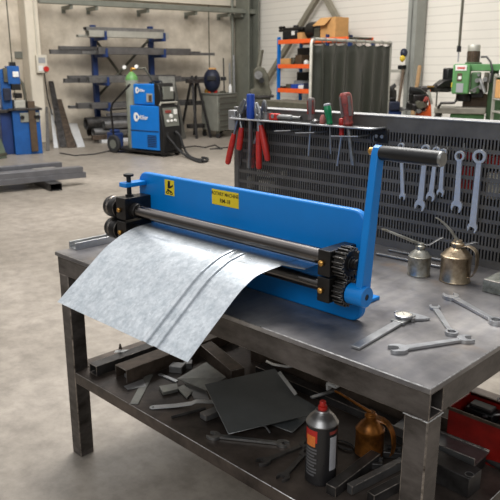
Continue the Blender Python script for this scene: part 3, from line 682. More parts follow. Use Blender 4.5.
# red cutter lying on the tray
a, b = P_(271, 117), P_(301, 121.5); a.z = b.z = TZ+.0155; d_ = b-a; s = frame(a, d_)
ct = thing('tube_cutter', 'red and silver tube cutter lying on the tool tray', 'cutter', Vector((a.x, a.y, TZ)))
L_ = d_.length
MB(s).prism([(0, -.014), (.045, -.013), (.05, .0), (.045, .014), (.012, .015), (0, .005)], -.0145, .0145).build('red_body', 'red_grip', ct, .004)
MB(s).lathe([(.0105, .04), (.0125, .045), (.0125, L_*.72), (.009, L_*.74), (.008, L_*.95), (.0105, L_*.96), (.0105, L_), (0, L_)], R(PI/2, 'Y'), 20).build('silver_barrel', 'chrome_old', ct)
MB(s).cyl((.022, -.0155, .003), (.022, .0155, .003), .009).build('cutting_wheel', 'chrome', ct)
# pliers
def pliers(joint, head, h1, h2, m, label, r=.0095, hm='chrome_old', open_=.0, dy=0):
    j, hd = P_(*joint, dy), P_(*head, dy); t = thing('pliers', label, 'pliers', j, 0, 'pliers in the tray')
    d_ = (hd-j); L_ = d_.length; s = frame(j, d_, (0, -1, 0))
    MB(s).prism([(-.012, -.012), (.006, -.017), (L_*.6, -.016), (L_, -.007), (L_, -.001), (L_*.35, -.002), (L_*.3, -.006), (.01, 0)], -.005, .005).build('jaw', hm, t, .002)
    MB(s).prism([(-.012, .012), (.006, .017), (L_*.6, .015), (L_, .006), (L_, .0005), (L_*.35, .001), (L_*.3, .004), (.01, 0)], -.005, .005).build('jaw', hm, t, .002)
    MB(s).cyl((0, 0, -.008), (0, 0, .008), .009).build('pivot', 'steel_mid', t)
    for (u0, v0, u1, v1) in (h1, h2):
        a, b = P_(u0, v0, dy-.004), P_(u1, v1, dy-.006)
        MB().rod([j, j.lerp(a, .5), a], [.008, .007, .006], 10).build('handle', hm, t)
        MB().rod([a-(b-a)*.02, a.lerp(b, .2), a.lerp(b, .6), a.lerp(b, .95), b], [r*.8, r, r*1.08, r, r*.6], 12).build('grip', m, t)
    return t
pliers((239.5, 112), (245, 99.5), (234, 134.5, 227.5, 164), (241.5, 128, 239, 150), 'red_grip', 'slip-joint pliers with a long red grip hanging at the tray end', .0135)
pliers((258.5, 118), (256, 102.5), (258.5, 132, 259, 169), (261, 126, 268, 161), 'red_grip', 'silver-headed pliers with red grips hanging beside the blue-handled tool', .0135, 'chrome')
pliers((264, 115.5), (264.5, 100), (254, 144, 252.5, 168), (264, 130, 268, 150), 'red_worn', 'dull pliers hanging behind the silver-headed red pliers', .009, 'chrome_old', dy=.035)
# blue handled chisel
a, b = P_(250.7, 94), P_(250.5, 120); t = thing('chisel', 'blue-handled chisel standing upright between the red pliers', 'chisel', b)
MB().rod([a, a.lerp(b, .06), b], [.0165, .0185, .0175], 18).build('grip', 'blue_grip', t)
MB().rod([b+(a-b)*.05, P_(250, 150), P_(249, 168)], [.011, .01, .008], 8).build('blade', 'steel_mid', t)
# dark adjustable wrench
t = thing('adjustable_wrench', 'dark slim adjustable wrench hanging beside the blue-handled chisel', 'wrench', P_(243, 116, .03))
j, e_ = P_(243.5, 112, .03), P_(240, 165, .03); d_ = e_-j; s = frame(j, d_, (0, -1, 0)); L_ = d_.length
MB(s).prism([(-.012, -.012), (.02, -.012), (.04, -.007), (L_, -.009), (L_+.006, 0), (L_, .009), (.04, .007), (.02, .012), (-.012, .012)], -.004, .004).build('handle', 'wrench_dark', t, .002)
MB(s).prism([(-.045, -.018), (-.012, -.016), (-.012, .016), (-.03, .017), (-.034, .003), (-.045, -.004)], -.006, .006).build('jaw', 'chrome_old', t, .002)
# socket pieces standing on the tray
for (u, v, r, h, lab) in ((266.5, 117, .022, .03, 'short wide chrome socket standing on the tray by the pliers'), (240, 119, .012, .03, 'small dark socket standing on the tray end'), (349.5, 123, .011, .02, 'small dark socket standing at the foot of the biggest screwdriver')):
    q = PY(u, v, .945); tag(MB(T(q.x, .948, TZ+.0005)).ring(circ(r, 16), circ(r*.65, 16), 0, h).build('socket', 'chrome_old'), lab, 'socket', 'sockets on the tray')

# ------------------------------------------------------------------ wrenches hung on the panel
def hung(ut, vt, ub, vb, rh, rr, label, w=.013):
    b, t_ = PY(ub, vb, YB-.028), PY(ut, vt, YB-.028); d_ = t_-b; Fm = frame(b, d_, (0, -1, 0))
    wrench(Fm, d_.length, 'combi', rh*1.12, 'chrome_satin', label, 'wrenches hanging on the panel', rr*1.12, w*1.2, .008, .2)
hung(402, 146, 403.3, 196.5, .0125, .011, 'thin combination wrench hung right beside the blue crank arm', .0105)
hung(426.5, 149, 420.5, 205.5, .0205, .015, 'thick combination wrench with big jaw hung under the grip middle', .016)
hung(437, 150.5, 431.3, 196.5, .0165, .0125, 'combination wrench hung under the silver end of the crank grip', .013)
hung(444, 152.5, 441.2, 192.5, .0135, .0125, 'shortest combination wrench hung just past the crank grip', .0115)
hung(460.5, 156, 457.2, 206.5, .0205, .0165, 'wide combination wrench hung second from the longest one', .016)
hung(480.2, 156.5, 473, 227.5, .0175, .0215, 'longest combination wrench hung nearest the panel end', .0165)

# ================================================================== LOWER SHELF
def S(u, v, dz=0): return G(u, v, ZS+dz)
EPS = .0006
# box tube and channel lying front to back
yt(.045, .66, -1.499, ZS+EPS, ZS+.043, .053, .004)
tag(yt(.045, .66, -1.499, ZS+EPS, ZS+.043, .053, .004).build('box_tube', 'steel_dark', bevel=.0018, edge='rub_edge'), 'dark square box tube on the lower shelf beside the far leg', 'tube')
cpf = [(-.0385, 0), (-.0345, 0), (-.0345, .052), (.0345, .052), (.0345, 0), (.0385, 0), (.0385, .056), (-.0385, .056)]
tag(MB(frame((-1.375, .093, ZS+EPS), (0, 1, 0))).prism(cpf, 0, .6, Matrix(((0,0,1,0),(-1,0,0,0),(0,1,0,0),(0,0,0,1)))).build('steel_channel', 'steel_rust', bevel=.0018, edge='rub_edge'), 'brown steel channel with its open side down on the lower shelf beside the box tube', 'channel')
tag(MB(frame((-1.372, .12, ZS+EPS), (0, 1, 0))).bx(0, .22, -.02, .02, 0, .016).build('scrap_bar', 'steel_light', bevel=.002), 'pale bar tucked inside the end of the brown channel', 'bar')
# scraps on the box tube
a = G(121, 351.5, ZS+.0436)
tag(MB().plate4([G(114, 352.5, ZS+.045), G(124, 352, ZS+.045), G(129, 349.5, ZS+.045), G(116, 350, ZS+.045)], .001).build('paper_scrap', 'rag'), 'torn white scrap lying on top of the square box tube', 'scrap')
q0, q1 = G(121, 350.5, ZS+.0436), G(119.5, 343.5, ZS+.08)
tag(MB().plate4([G(122.5, 349.3, ZS+.0436), G(118.5, 349, ZS+.0436), q1, q1+Vector((.004, .004, -.002))], .0012).build('metal_shard', 'steel_rust'), 'pointed rusty shard sticking up from the box tube', 'scrap')
def flatbar(u0, v0, u1, v1, w, t, m, label, z=0, name='flat_bar', bev=.0008):
    a, b = S(u0, v0, z), S(u1, v1, z); return tag(MB(frame(a, b-a)).bx(0, (b-a).length, -w/2, w/2, EPS, t).build(name, m, bevel=bev), label, 'bar' if 'bar' in name else name.split('_')[-1])
flatbar(134, 404.5, 149.5, 375, .031, .003, 'sheet_grey', 'short flat grey bar lying in front of the brown channel')
tag(MB().plate4([S(124, 386, .0035), S(128, 389.5, .0035), S(146, 386, .0035), S(143, 379, .0035)], .0025).build('offcut', 'steel_light'), 'bluish thin offcut peeking from under the brown channel', 'offcut')
def offcut(c, m, label, z=.004, t=.003, g='metal offcuts on the shelf', name='offcut'):
    return tag(MB().plate4([S(u, v, z) for u, v in c], t).build(name, m, bevel=.0005), label, 'offcut', g)
offcut(((159, 386), (177, 383), (178, 389), (163, 392.5)), 'sheet_grey', 'pale rectangular offcut nearest the brown channel', .014, .012)
offcut(((176.5, 387.5), (184, 384.5), (192.5, 391), (187, 398)), 'sheet_grey', 'pale four-sided offcut beside the bent strip', .008, .005)
offcut(((184, 381), (206, 387), (209, 399), (194, 398)), 'steel_mid', 'bluish plate half under the biggest dark sheet', .004, .003)
offcut(((158, 374), (161, 373), (178, 380), (176, 382)), 'steel_light', 'narrow bright sliver behind the pale offcuts', .006, .005)
def cube(u, v, w, d_, h, rz, m, label, name='steel_block', z=0):
    q = S(u, v, z); return tag(MB(T(q.x, q.y, q.z+EPS) @ R(rz, 'Z')).bx(-w/2, w/2, -d_/2, d_/2, 0, h).build(name, m, bevel=.0015), label, 'block')
cube(177.5, 371, .055, .045, .028, .5, 'steel_mid', 'small grey steel cube beneath the curved sheet tip')
cube(188, 367, .036, .04, .024, .8, 'steel_mid', 'smallest grey cube next to the curved sheet tip')
tag(MB().plate4([S(177, 378.5, .016), S(206, 362, .05), S(226, 377, .05), S(206, 390, .016)], .002).build('sheet_offcut', 'sheet_grey'), 'pale grey sheet offcut lying under the biggest dark sheet', 'sheet')
# bent strip with a hole
a, b = S(154, 408, 0), S(214, 405.5, 0); d_ = b-a; L_ = d_.length
stp = MB(frame(a, d_)); pts = [(0, .003), (L_*.35, .006), (L_*.62, .012), (L_*.7, .02), (L_*.8, .019), (L_, .014)]
stp.strip(pts, .026, .003); stp.ring(circ(.013, 16, -.003), circ(.0045, 16, -.003), .0008, .0042)
tag(stp.build('bent_strip', 'steel_light', bevel=.0006), 'bright bent steel strip with a hole in its rounded end', 'strip')
a, b = S(171.5, 417.5, .007), S(205, 408.5, .007); tag(MB().cyl(a, b, .0058).build('steel_rod', 'steel_dark'), 'short dark rod in front of the bent bright strip', 'rod')
a, b = S(203, 420), S(219, 413.5); d_ = b-a
tag(MB(frame(a, d_)).bx(0, .085, -.019, .019, EPS, .022).build('steel_block', 'steel_mid', bevel=.0018, edge='rub_edge'), 'small rectangular bar end poking from under the dark sheet', 'block')
# the dark sheets
tag(MB().plate4([S(204.4, 384.4, .062), S(228.4, 434, .03), S(308, 415, .03), S(275, 368.4, .062)], .0025).build('dark_sheet', 'sheet_dark', bevel=.0008, edge='steel_mid', seg=1), 'biggest square dark sheet lying on the lower shelf pile', 'sheet')
tag(MB().plate4([S(262, 421, .012), S(292.4, 432.5, .012), S(319, 408, .012), S(292, 392, .012)], .002).build('dark_sheet', 'sheet_dark', bevel=.0008, edge='steel_mid', seg=1), 'smaller dark sheet with one corner out under the biggest sheet', 'sheet')
tag(MB().plate4([S(277.5, 372.5, .072), S(280.5, 371, .072), S(297.5, 393.5, .05), S(294.5, 395, .05)], .002).build('flat_bar', 'rag', bevel=.0005), 'narrow white strip along the edge of the biggest dark sheet', 'strip')
flatbar(311, 398.5, 334, 391.5, .016, .006, 'steel_light', 'pale flat bar pointing from the dark sheets to the white bracket', z=.0306, name='flat_bar')
# darker beams at the back
a, b = S(196, 345), S(238, 381); d_ = b-a
tag(MB(frame(a, d_)).bx(0, d_.length, -.03, .03, EPS, .05).build('steel_beam', 'steel_rust', bevel=.0018, edge='rub_edge'), 'dark brown beam slanting behind the biggest dark sheet', 'beam')
tag(xt(-1.15, -.20, .62, ZS+EPS, ZS+.085, .07).build('box_tube', 'steel_rust', bevel=.0018, edge='rub_edge'), 'long brown box tube along the middle of the lower shelf', 'tube')
tag(xt(-1.3, -.62, .75, ZS+EPS, ZS+.06, .06).build('box_tube', 'steel_dark', bevel=.0018, edge='rub_edge'), 'dark box tube behind the long brown tube on the shelf', 'tube')
tag(xt(-1.05, -.3, .535, ZS+EPS, ZS+.03, .045).build('box_tube', 'steel_dark', bevel=.0018, edge='rub_edge'), 'low dark box tube right behind the dark sheets', 'tube')
p0 = S(268, 363, .06); tag(MB(frame(G(266, 364, ZS+.09), G(290, 366, ZS+.09)-G(266, 364, ZS+.09))).strip([(0, .012), (.03, .0), (.08, -.004), (.105, 0)], .018, .002).build('curled_strip', 'steel_light'), 'bright curled metal strip under the front rail of the bench', 'strip')
b = G(333, 386, ZS+.09); br = MB(frame(b, (1, 0, 0))).bx(-.022, .022, -.012, .012, 0, .01).bx(-.022, -.014, -.012, .012, -.02, 0)
tag(br.build('white_bracket', 'rag', bevel=.002), 'small white bracket lying on the long brown box tube', 'bracket')
# wrenches on the shelf
def sflat(u0, v0, u1, v1, z=EPS): a, b = S(u0, v0, z), S(u1, v1, z); return frame(a, b-a), (b-a).length
F_, L_ = sflat(213.5, 437, 283, 445); wrench(F_, L_, 'open', .0235, 'chrome_old', 'long open-ended wrench on the shelf edge in front of the dark sheets', 'wrenches on the lower shelf', .021, .0155, .01)
F_, L_ = sflat(263, 463, 305, 446); wrench(F_, L_, 'open', .022, 'wrench_dark', 'dark open-ended wrench pointing towards the spray can', 'wrenches on the lower shelf', .018, .015, .01)
F_, L_ = sflat(283, 478.5, 305, 455); wrench(F_, L_, 'open', .0205, 'wrench_dark', 'dark wrench nearest the shelf edge beside the spray can base', 'wrenches on the lower shelf', .018, .015, .01)
a = S(262, 424, .01); tag(MB().rod([S(259, 424, .012), S(266, 427, .01), S(270, 432.5, .006)], .003, 8).build('wire', 'steel_light'), 'short bent wire under the edge of the dark sheets', 'wire')

# spray can
p = S(320.5, 477.5, EPS); R_ = .0465; t = thing('spray_can', 'black aerosol spray can with red nozzle and orange print', 'spray can', p)
hb = .187
MB(T(*p)).lathe([(R_*.97, 0), (R_*1.02, .002), (R_*1.02, .005), (R_, .008), (R_, hb)], None, 48).build('body', 'can_black', t)
MB(T(*p)).lathe([(R_*1.02, hb), (R_*1.04, hb+.003), (R_*.98, hb+.006), (R_*.88, hb+.015), (R_*.68, hb+.025), (R_*.5, hb+.031), (R_*.45, hb+.034), (R_*.48, hb+.037), (R_*.43, hb+.041), (0, hb+.041)], None, 48).build('dome', 'can_dome', t)
MB(T(*p)).lathe([(.0135, 0), (.0135, .012), (.0095, .014), (.0095, .026), (.008, .028), (0, .028)], T(0, 0, hb+.039), 20).build('nozzle', 'red', t)
def wrap(a0, a1, z0, z1, m, name, off=.0005):
    vs = []; fs = []; n = 10
    for i in range(n+1):
        a = a0+(a1-a0)*i/n; r = R_+off
        vs += [(r*math.cos(a), r*math.sin(a), z0), (r*math.cos(a), r*math.sin(a), z1), ((r-off*1.5)*math.cos(a), (r-off*1.5)*math.sin(a), z0), ((r-off*1.5)*math.cos(a), (r-off*1.5)*math.sin(a), z1)]
        if i:
            k = 4*(i-1); fs += [(k, k+4, k+5, k+1), (k+2, k+3, k+7, k+6), (k+1, k+5, k+7, k+3), (k, k+2, k+6, k+4)]
    fs += [(0, 1, 3, 2), (4*n, 4*n+2, 4*n+3, 4*n+1)]
    return MB(T(*p)).add(vs, fs).build(name, m, t)
ac = math.atan2(CAM.y-p.y, CAM.x-p.x)          # direction of the camera-facing side
wrap(ac-1.25, ac-.28, .14, .178, 'red', 'print_block'); wrap(ac-1.1, ac-.4, .126, .16, 'orange_print', 'print_block', .0009)
for i in range(9):
    z = .114-.0105*i
    wrap(ac-1.2, ac-.3-(.15 if i % 3 == 2 else 0), z, z+.0055, 'can_print', 'print_line')
wrap(ac+.55, ac+1.12, .05, .158, 'can_label', 'white_label'); wrap(ac+.5, ac+1.2, .167, .177, 'red_worn', 'print_block')

# brown oil can
p = S(369, 451.5, EPS)
oil_can(p, .045, .086, .13, PF(334.5, 390, p), PF(386, 424, p), 'oil_amber', 'amber brown oil can with a long straight spout on the lower shelf', handle=[(.01, .13), (.05, .128), (.078, .1), (.086, .05), (.08, .02)], dark='oil_amber')

# bars beside the spray can
a, b = S(331, 489), S(367, 461.5); d_ = b-a
tag(MB(frame(a-d_*.15, d_)).bx(0, d_.length*1.25, -.036, -.001, EPS, .034).build('steel_bar', 'steel_dark', bevel=.0018, edge='rub_edge'), 'dark steel bar lying between the spray can and the clamps', 'bar')
a, b = S(352, 496), S(400, 471); d_ = b-a
tag(MB(frame(a, d_)).bx(0, d_.length*1.1, -.0, .022, EPS, .03).build('steel_bar', 'steel_mid', bevel=.0018, edge='rub_edge'), 'grey steel bar lying in front of the amber oil can', 'bar')
a, b = S(366, 501), S(402, 482); d_ = b-a
tag(MB(frame(a, d_)).bx(0, d_.length*1.1, -.03, -.002, EPS, .034).build('steel_bar', 'steel_dark', bevel=.0018, edge='rub_edge'), 'dark bar nearest the front leg of the bench', 'bar')
for (u, v, lab) in ((373, 466, 'small dark clamp lying between the bars, nearer the amber can'), (392, 455, 'small dark clamp lying behind the near bench leg')):
    q = S(u, v, EPS); t = thing('clamp', lab, 'clamp', q, .3)
    m_ = T(*q) @ R(.6, 'Z')
    MB(m_).prism([(-.03, -.022), (.03, -.022), (.03, -.008), (-.014, -.008), (-.014, .012), (.03, .012), (.03, .024), (-.03, .024)], 0, .022).build('frame', 'steel_dark', t, .003)
    MB(m_).cyl((.022, .012, .011), (.022, -.006, .011), .006).build('screw', 'steel_mid', t)
q = S(345, 446, EPS); ry = MB(T(*q)).rod([(.028*math.cos(a)*1.2, .018*math.sin(a), .004) for a in [2*PI*i/20 for i in range(20)]], .0028, 8)
tag(ry.build('wire_ring', 'steel_dark'), 'dark wire ring lying between the spray can and the oil can', 'ring')
# right end of the shelf
a = S(467.5, 498.8, EPS)
bk = MB(frame(a, (-1, .04, 0), (0, 0, 1))); pb = bk.bx(0, .16, -.07, 0, 0, .064)
ob = thing('drilled_block', 'drilled dark steel block standing beside the near bench leg', 'block', a)
bk.build('block_body', 'steel_dark', ob, .002)
q = G(469.5, 474.5, ZS+.0645); MB(T(*q)).ring(circ(.0135, 20), circ(.0105, 20), -.001, .0012).build('hole_rim', 'steel_mid', ob)
MB(T(*q)).lathe([(.0105, -.0002), (.0105, .0006), (0, .0006)], None, 20).build('hole', 'print_black', ob)
# channel
c0_ = S(468.5, 470, .03)
cf = [(-.055, .012), (-.055, .0), (.055, .0), (.055, .03), (.049, .03), (.049, .006), (-.049, .006), (-.049, .012)]
tag(MB(frame((-.085, .505, ZS+.042), (-1, -.03, 0))).prism([(-x, y) for x, y in cf], 0, .3, Matrix(((0,0,1,0),(-1,0,0,0),(0,1,0,0),(0,0,0,1)))).build('steel_channel', 'steel_mid', bevel=.0018, edge='rub_edge'), 'worn grey channel with raised edge between drilled block and red box', 'channel')
for x in (-.12, -.33): tag(MB().bx(x-.03, x+.03, .465, .545, ZS+EPS, ZS+.0415).build('steel_block', 'steel_dark', bevel=.0018, edge='rub_edge'), 'dark packing block under the worn grey channel, %s' % ('at its free end' if x > -.2 else 'behind the near leg'), 'block', 'packing blocks')
a, b = S(478, 463, .013), S(497, 470, .013); tag(MB().cyl((-.2, a.y+.06, ZS+.013), (-.03, a.y+.03, ZS+.013), .0125).build('steel_rod', 'steel_dark'), 'thick dark round bar in front of the red tool box', 'rod')
# red tool box (open tray)
t = thing('tool_box', 'open red metal tool box full of tools on the shelf end', 'tool box', (-.11, .615, ZS))
bx0, bx1, by0, by1, bz = -.232, -.004, .556, .70, ZS+.145
bm_ = MB().bx(bx0, bx1, by0, by1, ZS+EPS, ZS+.004).bx(bx0, bx1, by0, by0+.004, ZS+.004, bz).bx(bx0, bx1, by1-.004, by1, ZS+.004, bz).bx(bx0, bx0+.004, by0+.004, by1-.004, ZS+.004, bz).bx(bx1-.004, bx1, by0+.004, by1-.004, ZS+.004, bz)
bm_.build('box_body', 'red_box', t, .001)
for yy in (by0, by1): MB().bx(bx0-.003, bx1+.003, yy-.004, yy+.004, bz-.008, bz+.002).build('rim', 'steel_rust', t, .001)
cs = thing('battery_case', 'black plastic case lying inside the red tool box', 'case', (-.16, .65, ZS+.06))
MB().bx(-.215, -.12, .63, .69, ZS+.005, bz-.02).build('case_body', 'black_plastic', cs, .004)
MB().bx(-.205, -.13, .64, .68, bz-.02, bz-.008).build('case_lid', 'steel_dark', cs, .003)
for (u, v, ang, lab) in ((486, 416, .4, 'short chrome fitting lying in the red tool box'), (492, 411, 1.6, 'bright chrome wrench end sticking out of the red tool box')):
    q = G(u, v, bz-.03); F_ = T(*q) @ R(ang, 'Z') @ R(-.25, 'Y')
    wrench(F_, .06, 'combi', .011, 'chrome', lab, 'tools in the red box', .009, .008, .005)
MB().bx(-.115, -.01, .565, .69, ZS+.005, bz-.045).build('tray_insert', 'black_plastic', t, .003)

# ================================================================== BACKGROUND: LEFT WALL
# --- beams on the floor (parallel to the wall)
q = RG(81, 176); sb0 = RG(52, 189)
def beam(b_end, a, z, w, h, m, label, t=.008, L_=3.2, name='steel_beam'):
    mm = MB(MR @ Matrix(((1,0,0,a),(0,0,1,b_end-L_),(0,1,0,z+h/2),(0,0,0,1)))).rtube(w, h, t, L_)
    return tag(mm.build(name, m, bevel=.004), label, 'beam', 'steel beams stacked on the floor')
for (uu, lab) in ((52, 'square tube packer under the beam stack, open end visible'), (-25, 'square tube packer under the far end of the beam stack')):
    q = RG(uu, 190 if uu > 0 else 205)
    tag(MB(MR @ frame((q.x-1.15, sb0.y if uu > 0 else sb0.y-1.6, .05), (0, 0, 1), (1, 0, 0))).rtube(.1, .16, .008, 1.25).build('packer_tube', 'steel_dark', bevel=.004), lab, 'packer', 'packers under the beams')
af = sb0.x-.13
def endb(u, v, a, z): return (MRI @ PLN(u, v, MR @ Vector((a, 0, 0)), RX)).y
ef = RA(84, 174, af).y
beam(ef, af, .101, .16, .075, 'beam_steel', 'lowest front beam of the floor stack, longest end')
beam(RA(81, 168, af).y, af, .177, .16, .075, 'beam_steel', 'grey beam on top at the front of the floor stack')
beam(ef-.5, af-.2, .101, .17, .1, 'beam_steel', 'middle grey beam of the floor stack')
beam(RA(57, 166, af-.4).y, af-.4, .101, .16, .1, 'beam_steel', 'rear low beam of the floor stack')
beam(RA(60, 158, af-.6).y, af-.6,   .101, .14, .15, 'beam_steel', 'tall rear beam of the floor stack')
q = RA(55, 163, af-.2); tag(MB(MR).bx(af-.28, af-.12, q.y-.3, q.y, .2016, .235).build('offcut', 'steel_light', bevel=.002), 'short bright offcut lying on the beam stack', 'offcut')

# --- blue ironworker
bb = RG(30, 155); bm0 = thing('ironworker', 'blue metal-working machine with cabinet base beside the pillar', 'machine', MR @ Vector((bb.x, bb.y, 0)), ROOM)
P0, P1 = RG(16, 152), RG(43, 155)
D0 = P0 if False else None
Fm = frame(G(16, 155), G(43, 153.5)-G(16, 155)); W_ = (G(43, 153.5)-G(16, 155)).length
pz = lambda v: PF(28, v, G(28, 154)).z
zt_ = pz(108)
def fb(x0, x1, y0, y1, z0, z1, nm, m, bev=.006): return MB(Fm).bx(x0, x1, y0, y1, z0, z1).build(nm, m, bm0, bev)
px_ = W_/27.
def fx(u, v): return ((250+(u-250)*(2700-154)/(2700-v))-16)*px_
fb(0, W_, 0, .55, 0, zt_-.04, 'cabinet', 'blue_machine')
fb(-11*px_, -.002, .12, .5, 0, zt_-.08, 'side_cabinet', 'blue_rack')
fb(-.06, W_+.04, -.06, .6, zt_-.04, zt_, 'worktable', 'steel_dark')
fb(-16*px_, -.06, .05, .6, zt_-.08, zt_-.02, 'side_table', 'steel_dark')
cpn = fb(fx(20, 117.25), fx(39, 117.25), -.02, 0, pz(122), pz(112.5), 'control_panel', 'cabinet')
for xx in (6, 19, 22): MB(Fm).cyl((fx(xx+16, 117), -.02, pz(117)), (fx(xx+16, 117), -.05, pz(117)), .035, seg=12).build('knob', 'black', cpn)
fb(fx(27, 101), fx(34, 101), -.05, -.021, .05, pz(101), 'feed_chute', 'brown_guard')
fb(fx(0, 69), fx(10, 69), .1, .4, zt_-.02, pz(69), 'column', 'blue_machine')
fb(fx(8, 75), fx(20, 75), .05, .35, pz(84), pz(66), 'head', 'blue_machine')
fb(fx(13, 74.25), fx(19, 74.25), .03, .05, pz(77), pz(71.5), 'label_plate', 'white')
fb(fx(11, 64), fx(17, 64), .15, .3, pz(66), pz(62), 'motor_cap', 'black')
fb(fx(4, 75), fx(8, 75), .04, .1, pz(82), pz(68), 'gauge_box', 'machine_grey')
fb(fx(12, 87), fx(21, 87), .02, .3, pz(90), pz(84), 'chuck', 'black')
fb(fx(15, 95.5), fx(22, 95.5), -.02, .3, pz(98), pz(93), 'tool_holder', 'black_steel')
MB(Fm).rod([(fx(20, 85.6667), .2, pz(78)), (fx(24, 85.6667), .15, pz(84)), (fx(25, 85.6667), .1, pz(95)), (fx(24.5, 85.6667), .1, zt_)], .03, 8).build('hose', 'machine_grey', bm0)
fb(fx(4, 94), fx(11, 94), .02, .1, pz(100), pz(88), 'lever_block', 'navy')
vb = MB(Fm).bx(fx(14, 100), fx(25, 100), -.02, .28, zt_+.001, pz(100)).build('vise', 'frame_pale', bevel=.01); tag(vb, 'cream machine vise sitting on the blue machine table', 'vise')
vb = MB(Fm).bx(fx(26, 101), fx(31, 101), -.04, .2, zt_+.001, pz(101)).build('clamp_block', 'black_steel', bevel=.01); tag(vb, 'dark clamp block beside the cream vise on the blue machine', 'block')
# green cabinet at the frame edge
gq = RG(4, 159); Fg = frame(G(-30, 164), G(8, 158)-G(-30, 164)); t = thing('green_cabinet', 'grey-green machine cover standing in front of the blue machine', 'cabinet', G(-10, 160), ROOM)
Lg = (G(8, 158)-G(-30, 164)).length; zg = PF(2, 124, G(2, 159)).z
MB(Fg).prism([(0, 0), (Lg, 0), (Lg-.1, zg*.55), (Lg-.28, zg), (0, zg)], -.5, 0, Matrix(((1,0,0,0),(0,0,-1,0),(0,1,0,0),(0,0,0,1))) @ T(0, 0, 0)).build('cover', 'green_grey', t, .02)
MB(Fg).bx(.02, Lg-.02, -.012, -.0005, .05, .1).build('kick_strip', 'machine_grey', t)

# --- leaning plates against the wall
def lean(u0, u1, ut0, ut1, vb_, vt, m, label, t=.02, g='plates leaning by the pillar', a_=AW+.06):
    p0_, p1_ = G(u0, vb_), G(u1, vb_-.4)
    t0, t1 = MR @ RA(ut0, vt, a_), MR @ RA(ut1, vt, a_)
    return tag(MB().plate4([p0_+Vector((0, 0, t)), p1_+Vector((0, 0, t)), t1, t0], t).build('leaning_plate', m, bevel=.003), label, 'plate', g)
lean(60, 67, 48.5, 53.5, 148, 81, 'steel_dark', 'tallest dark plate leaning beside the pillar', .02)
lean(67.5, 76, 56.5, 61.5, 148, 99, 'steel_rust', 'brown dark plate leaning next to the tallest one')
lean(77.5, 85, 68, 77, 147.5, 123, 'silver', 'short bright plate leaning at the end of the row')
lean(54, 58.5, 50, 52.5, 148.5, 109, 'silver', 'narrow pale strip leaning in front of the dark plates', .012)
lean(46, 50, 45.5, 48, 151, 107, 'steel_mid', 'narrow grey strip leaning beside the blue machine', .012, a_=AW+.48)
tag(MB(MR).rod([RG(60, 153, .012), RG(75, 155.5, .012), RG(95, 154, .012), RG(113, 150, .012)], .011, 8).build('floor_cable', 'rubber'), 'thin black cable on the floor below the leaning plates', 'cable')

# --- cantilever rack
APo, ABar = AW+.25, AW+.62
rk = rthing('storage_rack', 'blue cantilever storage rack against the concrete wall', 'rack', (AW+.3, RA(120, 100, APo).y, 0))
lev = [37.8, 54.5, 82.5, 107.5]
posts = []
for u, vt in ((93.3, 25), (150.5, 26.5)):
    b_ = RA(u, 40, APo).y; zt2 = RA(u, vt, APo).z; posts.append(b_)
    MB(MR).bx(APo-.06, APo+.06, b_-.055, b_+.055, 0, zt2).build('post', 'blue_rack', rk, .01)
    MB(MR).bx(APo-.09, APo+.75, b_-.07, b_+.07, 0, .1).build('foot', 'blue_rack', rk, .01)
zl_ = []
for v in lev:
    z = RA(110, v, ABar).z; zl_.append(z)
    for b_ in posts:
        o = MB(MR).bx(APo+.09, ABar+.32, b_-.035, b_+.035, z-.06, z).build('arm', 'blue_rack', rk, .006)
        MB(MR).bx(ABar+.3, ABar+.33, b_-.022, b_+.022, z-.06, z+.12).build('end_stop', 'blue_rack', o)
for (s0, s1) in (((0, 2.2), (1, .35)), ((0, .9), (1, 2.2))):
    b0_, b1_ = posts[s0[0]], posts[s1[0]]; MB(MR).rod([(APo, b0_, s0[1]), (APo, b1_, s1[1])], .03, 8).build('cross_brace', 'machine_grey', rk)
def bar(u0, u1, k, dz, w, h, da, m, label, name='steel_bar', hollow=True):
    z = zl_[k]+dz+.001; a_ = ABar+da; y0_ = RA(u0, 80, a_).y; y1_ = RA(u1, 80, a_).y
    mb = MB(MR @ Matrix(((1,0,0,a_),(0,0,1,y0_),(0,1,0,z+h/2),(0,0,0,1))))
    if hollow: mb.rtube(w, h, min(w, h)*.12, y1_-y0_)
    else: mb.bx(-w/2, w/2, -h/2, h/2, 0, y1_-y0_)
    return tag(mb.build(name, m, bevel=.003), label, 'bar', 'bars on the storage rack')
bar(90, 168, 0, 0, .22, .13, .15, 'frame_pale', 'pale channel beam on the top arms of the rack')
bar(88, 164, 0, .131, .18, .07, .12, 'steel_mid', 'grey bar stacked on the pale channel beam')
bar(80, 110, 0, 0, .14, .05, -.12, 'frame_pale', 'short pale bar behind the channel beam, end sticking out')
bar(52, 200, 1, 0, .1, .09, -.16, 'bar_steel', 'rear dark tube on the second arms, longest end')
bar(61, 150, 1, .092, .1, .07, -.14, 'bar_steel', 'upper rear dark tube on the second arms')
bar(83, 214, 1, 0, .1, .06, .0, 'steel_mid', 'pale grey flat bar in front on the second arms')
bar(99, 190, 1, 0, .14, .14, .16, 'bar_steel', 'thick dark beam at the arm tips of the second level')
bar(64, 200, 2, 0, .12, .09, -.16, 'bar_steel', 'dark tube with open end on the third arms')
bar(68, 175, 2, .092, .1, .06, -.14, 'bar_steel', 'thin dark tube lying on top on the third arms')
bar(79, 205, 2, 0, .12, .1, .0, 'bar_steel', 'middle dark tube on the third arms')
bar(88, 180, 2, 0, .14, .13, .17, 'steel_mid', 'grey beam at the arm tips of the third level')
bar(67, 160, 3, 0, .14, .06, -.14, 'steel_mid', 'flat grey bar with ragged end on the lowest arms')
bar(75, 195, 3, .0, .13, .12, .02, 'bar_steel', 'dark tube in the middle of the lowest arms')
bar(89, 185, 3, .0, .14, .1, .18, 'bar_steel', 'dark beam at the arm tips of the lowest level')
